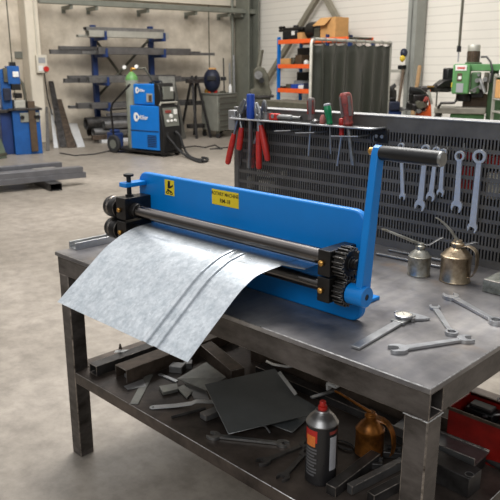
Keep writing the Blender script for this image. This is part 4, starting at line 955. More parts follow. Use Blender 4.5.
# pile of pipes under the rack
for i, (u0, u1, da, z, r, m, lab) in enumerate(((86, 135, .2, .395, .13, 'steel_dark', 'thick dark pipe on top of the pile under the rack'), (93, 170, .33, .202, .1, 'steel_mid', 'long grey pipe at the front of the pile under the rack'), (88, 130, -.06, .192, .09, 'steel_dark', 'dark pipe at the rear of the pile under the rack'), (97, 170, .12, .192, .09, 'steel_dark', 'dark pipe in the middle of the pile under the rack'), (104, 172, .44, .37, .09, 'steel_mid', 'grey pipe resting on the front pipe under the rack'))):
    a_ = ABar+da; y0_, y1_ = RA(u0, 130, a_).y, RA(u1, 130, a_).y
    tag(MB(MR @ Matrix(((1,0,0,a_),(0,0,1,y0_),(0,1,0,z),(0,0,0,1)))).ring(circ(r, 18), circ(r*.8, 18), 0, y1_-y0_).build('pipe', m), lab, 'pipe', 'pipes under the rack')
for (u0, u1, da, z, w, h, m, lab) in ((100, 128, .52, .0, .16, .07, 'silver', 'bright flat bar on the floor at the front of the pipe pile'), (92, 112, .54, .0705, .1, .1, 'steel_rust', 'rusty square bar lying across the front of the pipe pile'), (108, 150, .2, .526, .1, .59-.526, 'beam_steel', 'grey flat bar on top of the pipe pile')):
    a_ = ABar+da; y0_, y1_ = RA(u0, 135, a_).y, RA(u1, 135, a_).y
    tag(MB(MR).bx(a_-w/2, a_+w/2, y0_, y1_, z+.002, z+h).build('steel_bar', m, bevel=.004), lab, 'bar', 'scrap bars under the rack')
q = RG(116, 147.5); tag(MB(MR).bx(q.x-.15, q.x+.12, q.y-.12, q.y+.12, 0, .3).bx(q.x-.1, q.x+.07, q.y-.08, q.y+.08, .3, .36).build('blue_crate', 'blue_rack', bevel=.02), 'small blue crate on the floor between the pipes and the welder', 'crate')
# --- second dark rack with leaning galvanised sheet
r2 = rthing('pipe_stand', 'dark A-frame stand carrying bars beside the drawer cabinet', 'stand', (AW+1.2, RA(190, 100, AW+1.2).y, 0))
for u0, u1 in ((203, 196), (189, 192)):
    a_ = AW+1.2; y_ = RA(u0, 135, a_).y; yt_ = RA(u1, 75, a_).y; zt3 = RA(190, 76, a_).z
    MB(MR).rod([(a_+.35, y_, 0), (a_, yt_, zt3)], .036, 4).rod([(a_-.4, y_, 0), (a_, yt_, zt3)], .036, 4).build('leg', 'black_steel', r2)
zz = [RA(190, v, AW+1.2).z for v in (79, 101, 124)]
for z in zz: MB(MR).bx(AW+1.15, AW+1.3, RA(187, 100, AW+1.2).y, RA(202, 100, AW+1.2).y, z-.09, z).build('shelf_bar', 'steel_dark', r2)
lsq = [(176.5, 141), (186, 138.5), (175, 76), (158.5, 76)]
p0_, p1_ = G(*lsq[0]), G(*lsq[1]); a_ = AW+1.02
tt0 = PLN(158.5, 76.5, MR @ Vector((a_, 0, 0)), RX); tt1 = PLN(174.5, 76.5, MR @ Vector((a_, 0, 0)), RX)
tag(MB().plate4([p0_+Vector((0, 0, .012)), p1_+Vector((0, 0, .012)), tt1, tt0], .012).build('leaning_sheet', 'sheet_grey'), 'tall grey metal sheet leaning behind the blue welder', 'sheet')

# --- welder on its cart
WF = frame(G(131, 155.5), G(160.5, 158)-G(131, 155.5)); Wd = (G(160.5, 158)-G(131, 155.5)).length
wc = G(150, 157)
wz = lambda v, u=150: PF(u, v, wc).z
# side direction = x of WF, depth = towards the front panel direction
Fx = Vector(WF.col[0][:3]); Fy = Vector(WF.col[1][:3])
WFm = WF; dw = .46
k1 = Wd/29.5
we = thing('welding_machine', 'blue welding machine with wire feeder on a wheeled cart', 'welder', wc, 0)
z0, z1 = wz(151), wz(106.5)
# rotate so that the panel side faces the camera's right: build in a turned frame
ang = -.62
WT = T(*G(160.5, 157)) @ R(math.atan2(RT.y, RT.x)+ang, 'Z')
Ls = .72; Wf = .47
MB(WT).bx(-Ls, 0, 0, Wf, z0, z1).build('power_source', 'blue_weld', we, .012)
pf = MB(WT).prism([(0.001, z0-.02), (.1, z0-.02), (.1, z0+(z1-z0)*.55), (.02, z1+.02), (-.03, z1+.02), (-.03, z1+.001), (.001, z1+.001)], -Wf-.01, .01, Matrix(((1,0,0,0),(0,0,-1,0),(0,1,0,0),(0,0,0,1)))).build('front_panel', 'black_plastic', we, .01)
MB(WT).bx(-Ls-.005, -.02, -.006, 0, z0+(z1-z0)*.42, z0+(z1-z0)*.44).build('side_groove', 'navy', we)
for i in range(3):
    for j in range(3): pass
vg = MB(WT)
for i in range(7): vg.bx(-.3, -.08, -.008, 0, z0+.06+i*.032, z0+.074+i*.032)
vg.build('side_vents', 'navy', we)
vg = MB(WT)
for i in range(7): vg.bx(.1, .108, .04, Wf-.04, z0+.01+i*.03, z0+.024+i*.03)
vg.build('front_vents', 'print_black', we)
cpz0, cpz1 = z0+(z1-z0)*.55, z1-.03
dsp = MB(WT).add([(.105, .05, cpz0), (.105, Wf-.05, cpz0), (.045, Wf-.05, cpz1), (.045, .05, cpz1), (.09, .05, cpz0), (.09, Wf-.05, cpz0), (.03, Wf-.05, cpz1), (.03, .05, cpz1)], [(0,1,2,3),(7,6,5,4),(0,4,5,1),(1,5,6,2),(2,6,7,3),(3,7,4,0)]).build('control_panel', 'drawer', pf)
for (yy, zz_, r_) in ((.12, .3, .022), (.22, .3, .022), (.32, .3, .022), (.22, .55, .035)):
    zc = cpz0+(cpz1-cpz0)*zz_; xc = .105-.06*zz_; MB(WT).cyl((xc-.01, yy, zc), (xc+.03, yy, zc), r_, seg=10).build('knob', 'white', dsp)
MB(WT).bx(.05, .075, .1, .24, cpz1-.09, cpz1-.04).build('red_display', 'red_worn', dsp)
MB(WT).bx(.05, .078, Wf-.15, Wf-.07, cpz1-.12, cpz1-.03).build('white_sticker', 'white', dsp)
hb_ = z1+.06; MB(WT).rod([(0, .02, z1), (.03, .02, hb_), (.03, Wf-.02, hb_), (0, Wf-.02, z1)], .018, 8).build('carry_handle', 'frame_pale', we)
# wire feeder on top
y0f, y1f = wz(105.5), wz(84.5)
MB(WT).bx(-Ls+.06, -.14, .05, Wf-.05, y0f, y1f).build('wire_feeder', 'blue_weld', we, .012)
f2 = MB(WT).prism([(-.1399, y0f-.02), (.0, y0f), (.02, y0f+(y1f-y0f)*.5), (-.04, y1f+.02), (-.1399, y1f+.02)], -Wf+.04, -.04, Matrix(((1,0,0,0),(0,0,-1,0),(0,1,0,0),(0,0,0,1)))).build('feeder_front', 'black_plastic', we, .008)
MB(WT).bx(.0, .024, .1, Wf-.1, y0f+.1, y1f-.04).build('feeder_panel', 'drawer', f2, .004)
MB(WT).bx(.02, .03, Wf-.18, Wf-.11, y1f-.12, y1f-.05).build('white_sticker', 'white', f2)
MB(WT).bx(-.33, -.19, .04, .05, y0f+.05, y0f+.2).build('latch_plate', 'frame_pale', we)
MB(WT).bx(-.27, -.2, .03, .042, y0f+.06, y0f+.17).build('latch', 'brown_guard', we)
MB(WT).rod([(-.35, .2, y1f), (-.3, .2, y1f+.05), (-.1, .2, y1f+.05), (-.08, .2, y1f)], .015, 8).build('carry_handle', 'black_plastic', we)
# logos
LW = WT @ Matrix(((1,0,0,0),(0,0,-1,0),(0,1,0,0),(0,0,0,1)))
for (cx_, zc, sc, yy) in ((-.56, z0+(z1-z0)*.74, .82, -.008), (-.56, y0f+(y1f-y0f)*.7, .56, .042)):
    lg = MB(WT); Mx = T(cx_, yy, zc) @ Matrix(((1,0,0,0),(0,0,-1,0),(0,1,0,0),(0,0,0,1)))
    pts = [(.075*sc*math.cos(a), .1*sc*math.sin(a)) for a in [2*PI*i/24 for i in range(24)]]
    inn = [(.022*sc+.03*sc*math.cos(a), .045*sc*math.sin(a)) for a in [2*PI*i/24 for i in range(24)]]
    lg.ring(pts, inn, 0, .003, Mx); lgo = lg.build('logo', 'white', we)
    lettering('Miller', .13*sc, WT @ T(cx_+.06*sc, yy-.002, zc-.005) @ LF, 'white', we, align='LEFT')
# cart: tray, wheels, handle
MB(WT).bx(-Ls-.56, .12, -.01, Wf+.01, z0-.055, z0-.021).build('cart_tray', 'black_steel', we, .004)
for yy in (-.04, Wf+.04):
    wv = .165
    o = MB(WT @ T(-Ls-.42, yy, wv) @ R(PI/2, 'X')).lathe([(.07, -.03), (wv-.02, -.035), (wv, -.02), (wv, .02), (wv-.02, .035), (.07, .03)], None, 28).build('wheel', 'rubber', we)
    MB(WT @ T(-Ls-.42, yy, wv) @ R(PI/2, 'X')).lathe([(.085, -.032), (.085, .032)], None, 20).build('hub', 'drawer', o)
for yy in (.06, Wf-.06):
    o = MB(WT @ T(.04, yy, .055) @ R(PI/2, 'X')).lathe([(.03, -.025), (.055, -.02), (.055, .02), (.03, .025)], None, 18).build('caster', 'rubber', we)
    MB(WT).bx(.0, .08, yy-.035, yy+.035, .075, z0-.055).build('caster_fork', 'steel_mid', o)
MB(WT).rod([(-Ls-.42, -.02, z0-.04), (-Ls-.48, -.02, wz(112)), (-Ls-.42, -.02, wz(105)), (-Ls+.05, -.02, wz(85)), ], .02, 8).rod([(-Ls-.42, Wf+.02, z0-.04), (-Ls-.48, Wf+.02, wz(112)), (-Ls-.48, -.02, wz(112))], .02, 8).build('cart_frame', 'black_steel', we)
# cables from the front
sp0 = WT @ Vector((.1, .1, z0+.33)); sp1 = WT @ Vector((.1, .3, z0+.33))
for pth in ((sp0, PF(167.5, 136, sp0), PF(173, 143, sp0), PF(181, 152, sp0), G(190, 158, .025), G(199, 161.5, .025), G(206, 161, .025), G(207.5, 158.5, .025), G(202, 157.5, .025)), (sp1, PF(179.5, 135, sp1), PF(182.5, 144, sp1), PF(186, 152, sp1), G(191, 157, .025), G(198, 159.5, .025), G(203, 159.5, .07))):
    MB().rod(cat3(pth, 4), .022, 8).build('welding_cable', 'rubber', we)
tag(MB().rod([G(178, 148, .012), G(195, 146, .012), G(205, 147.5, .012), G(215, 145, .012), G(222, 149, .012), G(210, 149, .012), G(232, 147, .012)], .012, 6).build('floor_cable', 'rubber'), 'loose black cable on the floor in front of the drawer cabinet', 'cable')
# gas bottle standing on the cart
bc = WT @ Vector((-Ls-.14, .22, z0-.02)); gb = thing('gas_bottle', 'grey gas bottle with green shoulder strapped behind the welder', 'gas bottle', bc)
bh = PF(131, 80, bc).z-bc.z; bt_ = PF(131, 74.5, bc).z-bc.z; br_ = .118
MB(T(*bc)).lathe([(br_*.95, 0), (br_, .02), (br_, bh)], None, 28).build('cylinder', 'bottle_grey', gb)
MB(T(*bc)).lathe([(br_, bh), (br_*.97, bh+(bt_-bh)*.3), (br_*.8, bt_-.02), (br_*.4, bt_+.03), (.03, bt_+.05), (0, bt_+.05)], None, 28).build('shoulder', 'green_bottle', gb)
o = MB(T(*bc)).cyl((0, 0, bt_+.045), (0, 0, bt_+.13), .022).build('valve', 'brass', gb)
rgx = RT*.1; MB(T(*bc)).cyl((0, 0, bt_+.1), tuple(rgx+Vector((0, 0, bt_+.1))), .02).build('regulator', 'brass', o)
for (dx, dz) in ((-.12, .13), (.1, .14)): MB(T(*bc)).cyl(tuple(RT*dx+Vector((0, 0, bt_+dz))), tuple(RT*dx-FW*.05+Vector((0, 0, bt_+dz))), .034).build('gauge', 'white', o)
MB(T(*bc)).rod([tuple(RT*.1+Vector((0, 0, bt_+.1))), tuple(RT*.25+Vector((0, 0, bt_+.12))), tuple(RT*.36+Vector((0, 0, bt_-.08))), tuple(RT*.42+FW*.1+Vector((0, 0, bt_-.2)))], .018, 8).build('hose', 'machine_grey', o)

# --- drawer cabinet
cb0, cb1, cb2 = G(202, 136), G(218, 138.5), G(237, 135)
tc_ = thing('drawer_cabinet', 'grey rolling drawer cabinet against the back corner', 'cabinet', (cb0+cb2)/2)
zc = PF(218, 94, cb1).z; zb0 = PF(218, 131.5, cb1).z
yv = (cb1-cb0); xv = (cb2-cb1); FC = frame(cb1, yv*-1)
dl1, dl2 = yv.length, xv.length
MB().prism([(p_.x, p_.y) for p_ in (cb0, cb1, cb2, cb0+cb2-cb1)], zb0, zc-.03).build('carcass', 'cabinet', tc_, .01)
ctr = (cb0+cb2)/2
MB().prism([(ctr.x+(p_.x-ctr.x)*1.05, ctr.y+(p_.y-ctr.y)*1.05) for p_ in (cb0, cb1, cb2, cb0+cb2-cb1)], zc-.03, zc).build('worktop', 'drawer', tc_, .008)
FD = frame(cb1, xv)
nd = 6; dh = (zc-.06-zb0)/nd
for i in range(nd):
    o = MB(FD).bx(.03, dl2-.03, -.018, -.001, zb0+.01+i*dh, zb0+dh*(i+1)-.012).build('drawer', 'drawer', tc_, .004)
    MB(FD).bx(.06, dl2-.06, -.035, -.018, zb0+dh*(i+1)-.045, zb0+dh*(i+1)-.025).build('handle', 'machine_grey', o)
for p_ in (cb0, cb1, cb2, cb0+cb2-cb1):
    q_ = ctr.lerp(p_, .85); MB(T(q_.x, q_.y, .06) @ R(PI/2, 'X')).lathe([(.03, -.025), (.06, -.02), (.06, .02), (.03, .025)], None, 16).build('caster', 'rubber', tc_)
    MB().bx(q_.x-.03, q_.x+.03, q_.y-.03, q_.y+.03, .1, zb0).build('caster_fork', 'machine_grey', tc_)
# things on the cabinet
hp = PF(212, 79, ctr); hl = thing('welding_helmet', 'dark navy welding helmet standing on the drawer cabinet', 'helmet', Vector((hp.x, hp.y, zc)))
MB(T(hp.x, hp.y, 0)).sphere((0, 0, (zc+.28)), .21, (1, .9, 1.3), 20, 12).build('shell', 'navy', hl)
q_ = -FW*.15; MB(frame((hp.x+q_.x, hp.y+q_.y, zc+.33), RT)).bx(-.1, .1, -.08, .02, -.05, .05).build('visor', 'black', hl, .01)
MB(frame((hp.x, hp.y, zc+.52), RT)).bx(-.07, .1, -.08, .08, 0, .04).build('top_strap', 'cardboard', hl, .01)
MB(frame((hp.x, hp.y, zc+.3), RT)).bx(.2, .33, -.02, .02, -.02, .06).build('side_knob', 'black', hl, .01)
for (u, v, r_, h_, m, lab, nm) in ((206.5, 93, .05, .1, 'brass', 'small brass fitting on the drawer cabinet edge', 'fitting'), (215.5, 92.5, .05, .13, 'red', 'small red can on the drawer cabinet', 'can'), (210, 95, .04, .07, 'orange', 'tiny orange cap at the front of the drawer cabinet', 'cap'), (230.3, 92.5, .04, .2, 'white', 'white and red spray bottle standing on the drawer cabinet', 'bottle'), (223, 92, .07, .05, 'machine_grey', 'grey cup on the drawer cabinet between red can and bottle', 'cup')):
    q_ = G(u, v, zc); q_ = ctr.lerp(q_, .0)+ (PF(u, v, ctr)-PF(217, v, ctr)) + Vector((0, 0, zc-PF(u, v, ctr).z-ctr.z+PF(217, v, ctr).z)) if False else Vector((PF(u, v, ctr).x, PF(u, v, ctr).y, zc))
    tag(MB(T(q_.x, q_.y, zc+.001)).lathe([(r_*.9, 0), (r_, .01), (r_, h_*.7), (r_*.5, h_*.85), (r_*.5, h_), (0, h_)], None, 16).build(nm, m), lab, nm)

# --- arbor press on a stand behind the panel
ap0 = MRI @ (CAM+FW*13.2+RT*((260-250)/FL*13.2)); ap0.z = 0
AF = frame(MR @ Vector((ap0.x, ap0.y, 0)), RT)
az = lambda v: PF(260, v, MR @ ap0).z
apx = 13.2/FL
ap = thing('press_machine', 'old dark grey press on a stand in front of the white wall', 'press', MR @ ap0, ROOM)
MB(AF).bx(-8*apx, 10*apx, -.2, .3, 0, az(97)).build('stand', 'machine_grey', ap, .02)
MB(AF).prism([(-9*apx, az(97)), (-10*apx, az(90)), (-6*apx, az(88)), (-6*apx, az(80)), (-7*apx, az(70)), (-2*apx, az(66)), (4*apx, az(68)), (8*apx, az(76)), (9*apx, az(88)), (11*apx, az(91)), (10*apx, az(97))], -.15, .15, XZ).build('press_frame', 'machine_grey', ap, .02)
MB(AF).cyl((-2*apx, -.3, az(75)), (-2*apx, .1, az(75)), .075).build('flywheel', 'steel_mid', ap)
MB(AF).cyl((1*apx, -.32, az(80)), (1*apx, .1, az(80)), .05).build('pinion', 'black', ap)
MB(AF).rod([(-2*apx, -.05, az(70)), (1*apx, 0, az(50))], .045, 8).build('lever', 'machine_grey', ap)
MB(AF).bx(-12*apx, 13*apx, -.25, .35, az(97), az(95)).build('table', 'steel_dark', ap)
# --- long dark work surface behind the panel
lt0 = CAM+FW*11.5+RT*((292-250)/FL*11.5); lt0 = Vector((lt0.x, lt0.y, 0)); LFm = frame(lt0, RX); lz = lambda v: PF(290, v, lt0).z
lt = thing('work_table', 'dark work table standing below the orange shelving', 'table', lt0, ROOM)
MB(LFm).bx(-.55, .75, -.3, .3, lz(107), lz(101)).build('tabletop', 'machine_grey', lt, .01)
for sx in (-.5, .7):
    for sy in (-.25, .25): MB(LFm).bx(sx-.03, sx+.03, sy-.03, sy+.03, 0, lz(107)).build('leg', 'steel_dark', lt)

# --- orange shelving
BS = BW-1.0
su0, su1 = RB(277, 60, BS).x, RB(325, 60, BS).x
sv = rthing('shelving_unit', 'pallet shelving with orange beams and blue posts near the white wall', 'shelving', ((su0+su1)/2, BS+.3, 0))
zt1 = RB(278, 37, BS).z
for a_ in (su0, su1):
    for b_ in (BS, BS+.62): MB(MR).bx(a_, a_+.055, b_, b_+.06, 0, zt1).build('post', 'blue_weld' if a_ == su0 else 'blue_rack', sv)
szs = []
for (v0, v1) in ((39.2, 43.6), (64.2, 68.4), (88.6, 93), (116, 120)):
    z1_, z0_ = RB(295, v0, BS).z, RB(295, v1, BS).z; szs.append(z1_)
    for b_ in (BS-.02, BS+.64): MB(MR).bx(su0+.055, su1, b_, b_+.04, z0_, z1_).build('beam', 'orange', sv, .004)
    MB(MR).bx(su0+.03, su1, BS+.02, BS+.64, z1_-.03, z1_-.005).build('shelf_board', 'machine_grey', sv)
def on_shelf(u0, u1, vt, k, name, cat_, m, label, d0=.1, d1=.4, shape='box'):
    a0_, a1_ = RB(u0, 60, BS+d0).x, RB(u1, 60, BS+d0).x; z = szs[k]+.001-.005; zt_ = RB(u0, vt, BS+d0).z
    if shape == 'box': mb = MB(MR).bx(a0_, a1_, BS+d0, BS+d1, z, max(zt_, z+.04))
    elif shape == 'roll': mb = MB(MR).cyl(((a0_+a1_)/2, BS+d0, z+(zt_-z)/2), ((a0_+a1_)/2, BS+d1, z+(zt_-z)/2), (zt_-z)/2)
    else: mb = MB(MR).lathe([((a1_-a0_)/2, 0), ((a1_-a0_)/2, (zt_-z)*.7), ((a1_-a0_)*.25, zt_-z), (0, zt_-z)], T((a0_+a1_)/2, BS+(d0+d1)/2, z), 16)
    return tag(mb.build(name, m, bevel=.01), label, cat_)
on_shelf(280, 289, 58.5, 1, 'carton', 'carton', 'cardboard', 'open brown carton on the middle orange shelf', .05, .45)
on_shelf(289.5, 294, 57.5, 1, 'motor', 'motor', 'machine_grey', 'dark grey motor beside the brown carton on the middle shelf', .1, .4, 'roll')
on_shelf(295, 301, 55, 1, 'gearbox', 'gearbox', 'brown_guard', 'brown gearbox on the middle shelf between motor and white tins', .12, .45)
on_shelf(302, 305, 60, 1, 'tin', 'tin', 'white', 'white tin on the middle orange shelf', .05, .2, 'can')
on_shelf(306.5, 310, 60.2, 1, 'tin', 'tin', 'frame_pale', 'pale tin beside the white tin on the middle shelf', .05, .2, 'can')
on_shelf(279.5, 285, 86, 2, 'tray', 'tray', 'black_plastic', 'black tray on the lower orange shelf', .05, .4)
on_shelf(286, 290, 84, 2, 'part_box', 'box', 'machine_grey', 'grey box between the black tray and the blue bin', .1, .4)
on_shelf(291, 297, 84.2, 2, 'storage_bin', 'bin', 'blue_grip', 'bright blue storage bin on the lower orange shelf', .04, .3)
on_shelf(298.5, 303, 85, 2, 'carton', 'carton', 'white', 'white carton beside the bright blue bin', .03, .25)
on_shelf(294, 303, 80.5, 2, 'wrapped_part', 'part', 'label_grey', 'grey wrapped part behind the blue bin and white carton', .32, .55)
on_shelf(304, 311, 83, 2, 'storage_bin', 'bin', 'navy', 'navy storage bin at the end of the lower orange shelf', .05, .4)
on_shelf(297, 312, 48, 1, 'crate', 'crate', 'black_plastic', 'large black crate at the back of the middle shelf', .46, .61)
on_shelf(297, 312, 72, 2, 'crate', 'crate', 'black_plastic', 'large black crate at the back of the lower shelf', .56, .62)
# black machine parts on top
zt0 = szs[0]+.001
def topx(u): return RB(u, 30, BS+.2).x
def topz(v): return RB(300, v, BS+.2).z
t = rthing('machine_head', 'black machine head with side levers on top of the orange shelving', 'machine part', (topx(294), BS+.25, zt0))
MB(MR).bx(topx(286), topx(301), BS+.1, BS+.45, zt0, topz(30)).build('housing', 'black', t, .02)
MB(MR).bx(topx(286), topx(305), BS+.12, BS+.4, topz(30.5), topz(27)).build('cover', 'black_steel', t, .02)
for v in (26.5, 29.5): MB(MR).rod([(topx(286), BS+.15, topz(v)), (topx(281.5), BS+.15, topz(v))], .03, 8).build('lever', 'black_steel', t)
MB(MR).bx(topx(295.5), topx(298.5), BS+.09, BS+.099, topz(35), topz(31)).build('label_plate', 'white', t)
MB(MR).cyl((topx(296), BS+.2, topz(27)), (topx(296), BS+.2, topz(25)), .06).build('cap', 'black', t)
t = rthing('gear_motor', 'black gear motor lying beside the machine head on the shelving', 'motor', (topx(316), BS+.25, zt0))
MB(MR).cyl((topx(309), BS+.25, zt0+.17), (topx(317), BS+.25, zt0+.17), .17).build('motor_body', 'black_steel', t)
MB(MR).bx(topx(316.5), topx(322), BS+.12, BS+.4, zt0, zt0+.2).build('gearbox', 'machine_grey', t, .02)
MB(MR).cyl((topx(306.5), BS+.25, zt0+.17), (topx(309), BS+.25, zt0+.17), .05).build('shaft', 'steel_mid', t)
tag(MB(MR).bx(topx(303), topx(308), BS+.05, BS+.2, zt0, topz(33)).build('carton', 'cardboard', bevel=.005), 'tiny tan carton on the shelving between black machine parts', 'carton')
# cardboard box
t = rthing('cardboard_box', 'open cardboard box on top of the orange shelving above the curtain', 'box', (topx(338), BS+.3, zt0))
MB(MR).bx(topx(326), topx(341), BS+.05, BS+.4, zt0, topz(20.5)).build('box_body', 'cardboard', t, .005)
MB(MR).add([(topx(322), BS-.06, topz(28)), (topx(334), BS-.06, topz(28)), (topx(337), BS+.049, topz(20.5)), (topx(326), BS+.049, topz(20.5)), (topx(322), BS-.05, topz(28)), (topx(334), BS-.05, topz(28)), (topx(337), BS+.06, topz(20.5)), (topx(326), BS+.06, topz(20.5))], [(0,1,2,3),(7,6,5,4),(0,4,5,1),(1,5,6,2),(2,6,7,3),(3,7,4,0)]).build('flap', 'cardboard', t)
# extend shelving for the box
MB(MR).bx(su1+.0, topx(356), BS+.02, BS+.64, szs[0]-.03, szs[0]-.005).build('shelf_board', 'machine_grey', sv)
for b_ in (BS-.02, BS+.64): MB(MR).bx(su1, topx(356), b_, b_+.04, szs[0]-.09, szs[0]).build('beam', 'orange', sv, .004)
for b_ in (BS, BS+.62): MB(MR).bx(topx(356), topx(356)+.055, b_, b_+.06, 0, szs[0]-.095).build('post', 'blue_rack', sv)

# --- welding curtain on its frame
dl_c, dr_c = 9.7, 11.4
cl_, cr_ = CAM+ray(311, 60)*(dl_c/ray(311, 60).dot(FW)), CAM+ray(390, 60)*(dr_c/ray(390, 60).dot(FW))
zc0 = PF(330, 40, CAM+FW*(dl_c+.4)).z
cl_.z = cr_.z = 0; CFm = frame(cl_, cr_-cl_); Lc = (cr_-cl_).length
wc_ = thing('welding_curtain', 'dark green welding curtain hanging on a pale tube frame', 'curtain', (cl_+cr_)/2, math.atan2((cr_-cl_).y, (cr_-cl_).x))
MB(CFm).rod([(0, 0, 0), (0, 0, zc0-.06), (.02, 0, zc0-.015), (.07, 0, zc0), (Lc-.07, 0, zc0), (Lc-.02, 0, zc0-.015), (Lc, 0, zc0-.06), (Lc, 0, 0)], .022, 10).build('tube_frame', 'frame_pale', wc_)
for a_ in (0, Lc): MB(CFm).bx(a_-.03, a_+.03, -.3, .3, 0, .05).build('foot', 'frame_pale', wc_)
n1, n2 = 150, 14; vs = []; fs = []
xa, xb = .04, Lc-.035; nk = 8; BC = 0; z_t, z_b = zc0-.04, .16
for j in range(n2+1):
    tz = j/n2
    for i in range(n1+1):
        s_ = i/n1; sag = .045*(abs(math.sin(s_*nk*PI))**.8)*(1-s_*.6)*(1-min(1, tz*1.2))
        amp = (.05*(1-.55*s_))*(.35+.65*min(1, tz*4))
        y = amp*math.sin(s_*nk*2*PI*(1-.2*s_)+1.6*math.sin(s_*7))*(.6+.4*math.sin(s_*11+1))+.014*math.sin(s_*47+tz*2)
        vs.append((xa+(xb-xa)*s_, BC+y, z_t+(z_b-z_t)*tz-sag))
for j in range(n2):
    for i in range(n1): k = j*(n1+1)+i; fs.append((k, k+1, k+n1+2, k+n1+1))
co = MB(CFm).add(vs, fs).build('curtain_cloth', 'curtain', wc_, smooth=80)
s2 = co.modifiers.new('solid', 'SOLIDIFY'); s2.thickness = .004
rg = [MB(CFm @ T(xa+(xb-xa)*(i+.0)/nk, BC, zc0-.012) @ R(PI/2, 'Y')).ring(circ(.042, 14), circ(.034, 14), -.006, .006).build('curtain_ring', 'steel_mid', wc_) for i in range(nk+1)]

# --- items right of the curtain
Bq = BW-.35
q_ = RB(404, 55, BW-.6)
hl = rthing('hard_hat', 'yellow and navy face shield hanging on the pale steel column', 'helmet', (q_.x, BW-.62, q_.z))
q1_ = RB(403.8, 55, BW-.62)
MB(MR).sphere((q1_.x, BW-.62, RB(404, 53, BW-.62).z), .075, (.9, .9, 1.1), 16, 10).build('shell', 'navy', hl)
MB(MR).sphere((q1_.x+.01, BW-.66, RB(404, 58.5, BW-.62).z), .055, (.9, .9, 1.1), 16, 10).build('visor', 'yellow_helmet', hl)
a0_, a1_ = RB(389, 70, Bq).x, RB(404, 70, Bq).x; z_ = RB(398, 69.5, Bq).z
tag(MB(MR).bx(a0_, a1_, Bq-.1, BW, z_-.05, z_).build('wall_shelf', 'frame_pale', bevel=.005), 'small pale wall shelf between the curtain and the pale column', 'shelf')
tag(MB(MR).bx(RB(400.5, 68, Bq).x, RB(404.5, 68, Bq).x, Bq-.08, Bq+.08, z_+.001, z_+.08).build('tin', 'black', bevel=.01), 'small black tin on the pale wall shelf', 'tin')
b0_, b1_ = RB(397.5, 118, BW-.9), RB(404, 69.5, BW-.45)
tag(MB(MR).rod([(b0_.x-.0, BW-1.0, b0_.z-.6), (b1_.x, BW-.47, b1_.z)], .026, 8).build('iron_pole', 'brown_guard'), 'dark rusty pole leaning beside the pale steel column', 'pole')
b0_, b1_ = RB(414, 100, BW-1.1), RB(419, 66, BW-.62)
tag(MB(MR).rod([(b0_.x, BW-1.15, b0_.z-.6), (b1_.x, BW-.6, b1_.z)], [.04, .035], 8).build('timber_pole', 'timber'), 'wooden pole leaning against the pale steel column', 'pole')
# blue drilling machine behind the curtain edge
dm = 11.7
def RD(u, v, d=dm): return CAM+ray(u, v)*(d/ray(u, v).dot(FW))
base = RD(394, 110); base = Vector((base.x, base.y, 0)); t = thing('bench_grinder', 'blue machine with dark top peeking out beside the curtain', 'machine', base, ROOM)
Fb = frame(base, RT); u2 = dm/FL; zz2 = lambda v, u=394, d=dm: RD(u, v, d).z
MB(Fb).bx(-8*u2, 6*u2, -.15, .25, 0, zz2(110)).build('pedestal', 'blue_rack', t, .02)
MB(Fb).bx(-7*u2, 3.5*u2, -.2, .25, zz2(110), zz2(101)).build('housing', 'navy', t, .02)
MB(Fb).bx(-6*u2, .5*u2, -.12, .2, zz2(101), zz2(97)).build('guard', 'black_steel', t, .02)
MB(Fb).rod([(-3*u2, 0, zz2(97)), (-2.5*u2, -.05, zz2(91)), (-4*u2, -.05, zz2(88)), (-.5*u2, -.05, zz2(84.5))], [.09, .06, .05, .03], 8).build('tool_post', 'black_steel', t)
MB(Fb).bx(2.5*u2, 12*u2, -.3, -.2, zz2(109.5), zz2(107.2)).bx(2.5*u2, 4.5*u2, -.3, -.1, zz2(110.5), zz2(106)).build('arm', 'steel_mid', t, .005)
# dark vise stand and orange machine
dv = 9.6; base = RD(420, 110, dv); base = Vector((base.x, base.y, 0)); Fb = frame(base, RT); u3 = dv/FL; z3 = lambda v: RD(420, v, dv).z
t = thing('cutting_machine', 'orange and black cutting machine with cluttered dark top behind the panel', 'machine', base, ROOM)
MB(Fb).bx(-8*u3, 10*u3, -.15, .25, 0, z3(116)).build('stand', 'machine_grey', t, .01)
MB(Fb).prism([(-3*u3, z3(118)), (-2*u3, z3(113)), (6*u3, z3(109)), (8*u3, z3(105)), (9.5*u3, z3(118))], -.12, .12, XZ).build('orange_guard', 'orange', t, .01)
MB(Fb).bx(-11*u3, 2*u3, -.2, .2, z3(110), z3(103)).bx(-9*u3, 6*u3, -.1, .2, z3(103), z3(94)).build('motor_block', 'black_steel', t, .02)
MB(Fb).cyl((-4*u3, -.25, z3(104)), (-4*u3, -.1, z3(104)), .05).build('wheel', 'machine_grey', t)
MB(Fb).cyl((-5*u3, -.24, z3(110)), (-5*u3, -.1, z3(110)), .03).build('knob', 'chrome_old', t)
MB(Fb).bx(-2*u3, 3*u3, -.22, -.1, z3(107), z3(101)).build('gear_case', 'steel_rust', t, .01)
MB(Fb).rod([(-12*u3, -.05, z3(90)), (-4*u3, -.05, z3(91)), (2*u3, 0, z3(96))], [.05, .05, .07], 8).build('handle', 'black', t)
MB(Fb).cyl((0, -.22, z3(98)), (2*u3, -.22, z3(99)), .04).build('dial', 'red_worn', t)
MB(Fb).rod([(7*u3, 0, z3(90)), (11*u3, 0, z3(104))], .02, 8).build('brace_rod', 'frame_pale', t)
MB(Fb).rod([(9.5*u3, .1, z3(90)), (12.5*u3, .1, z3(118))], .018, 8).build('brace_rod', 'orange', t)

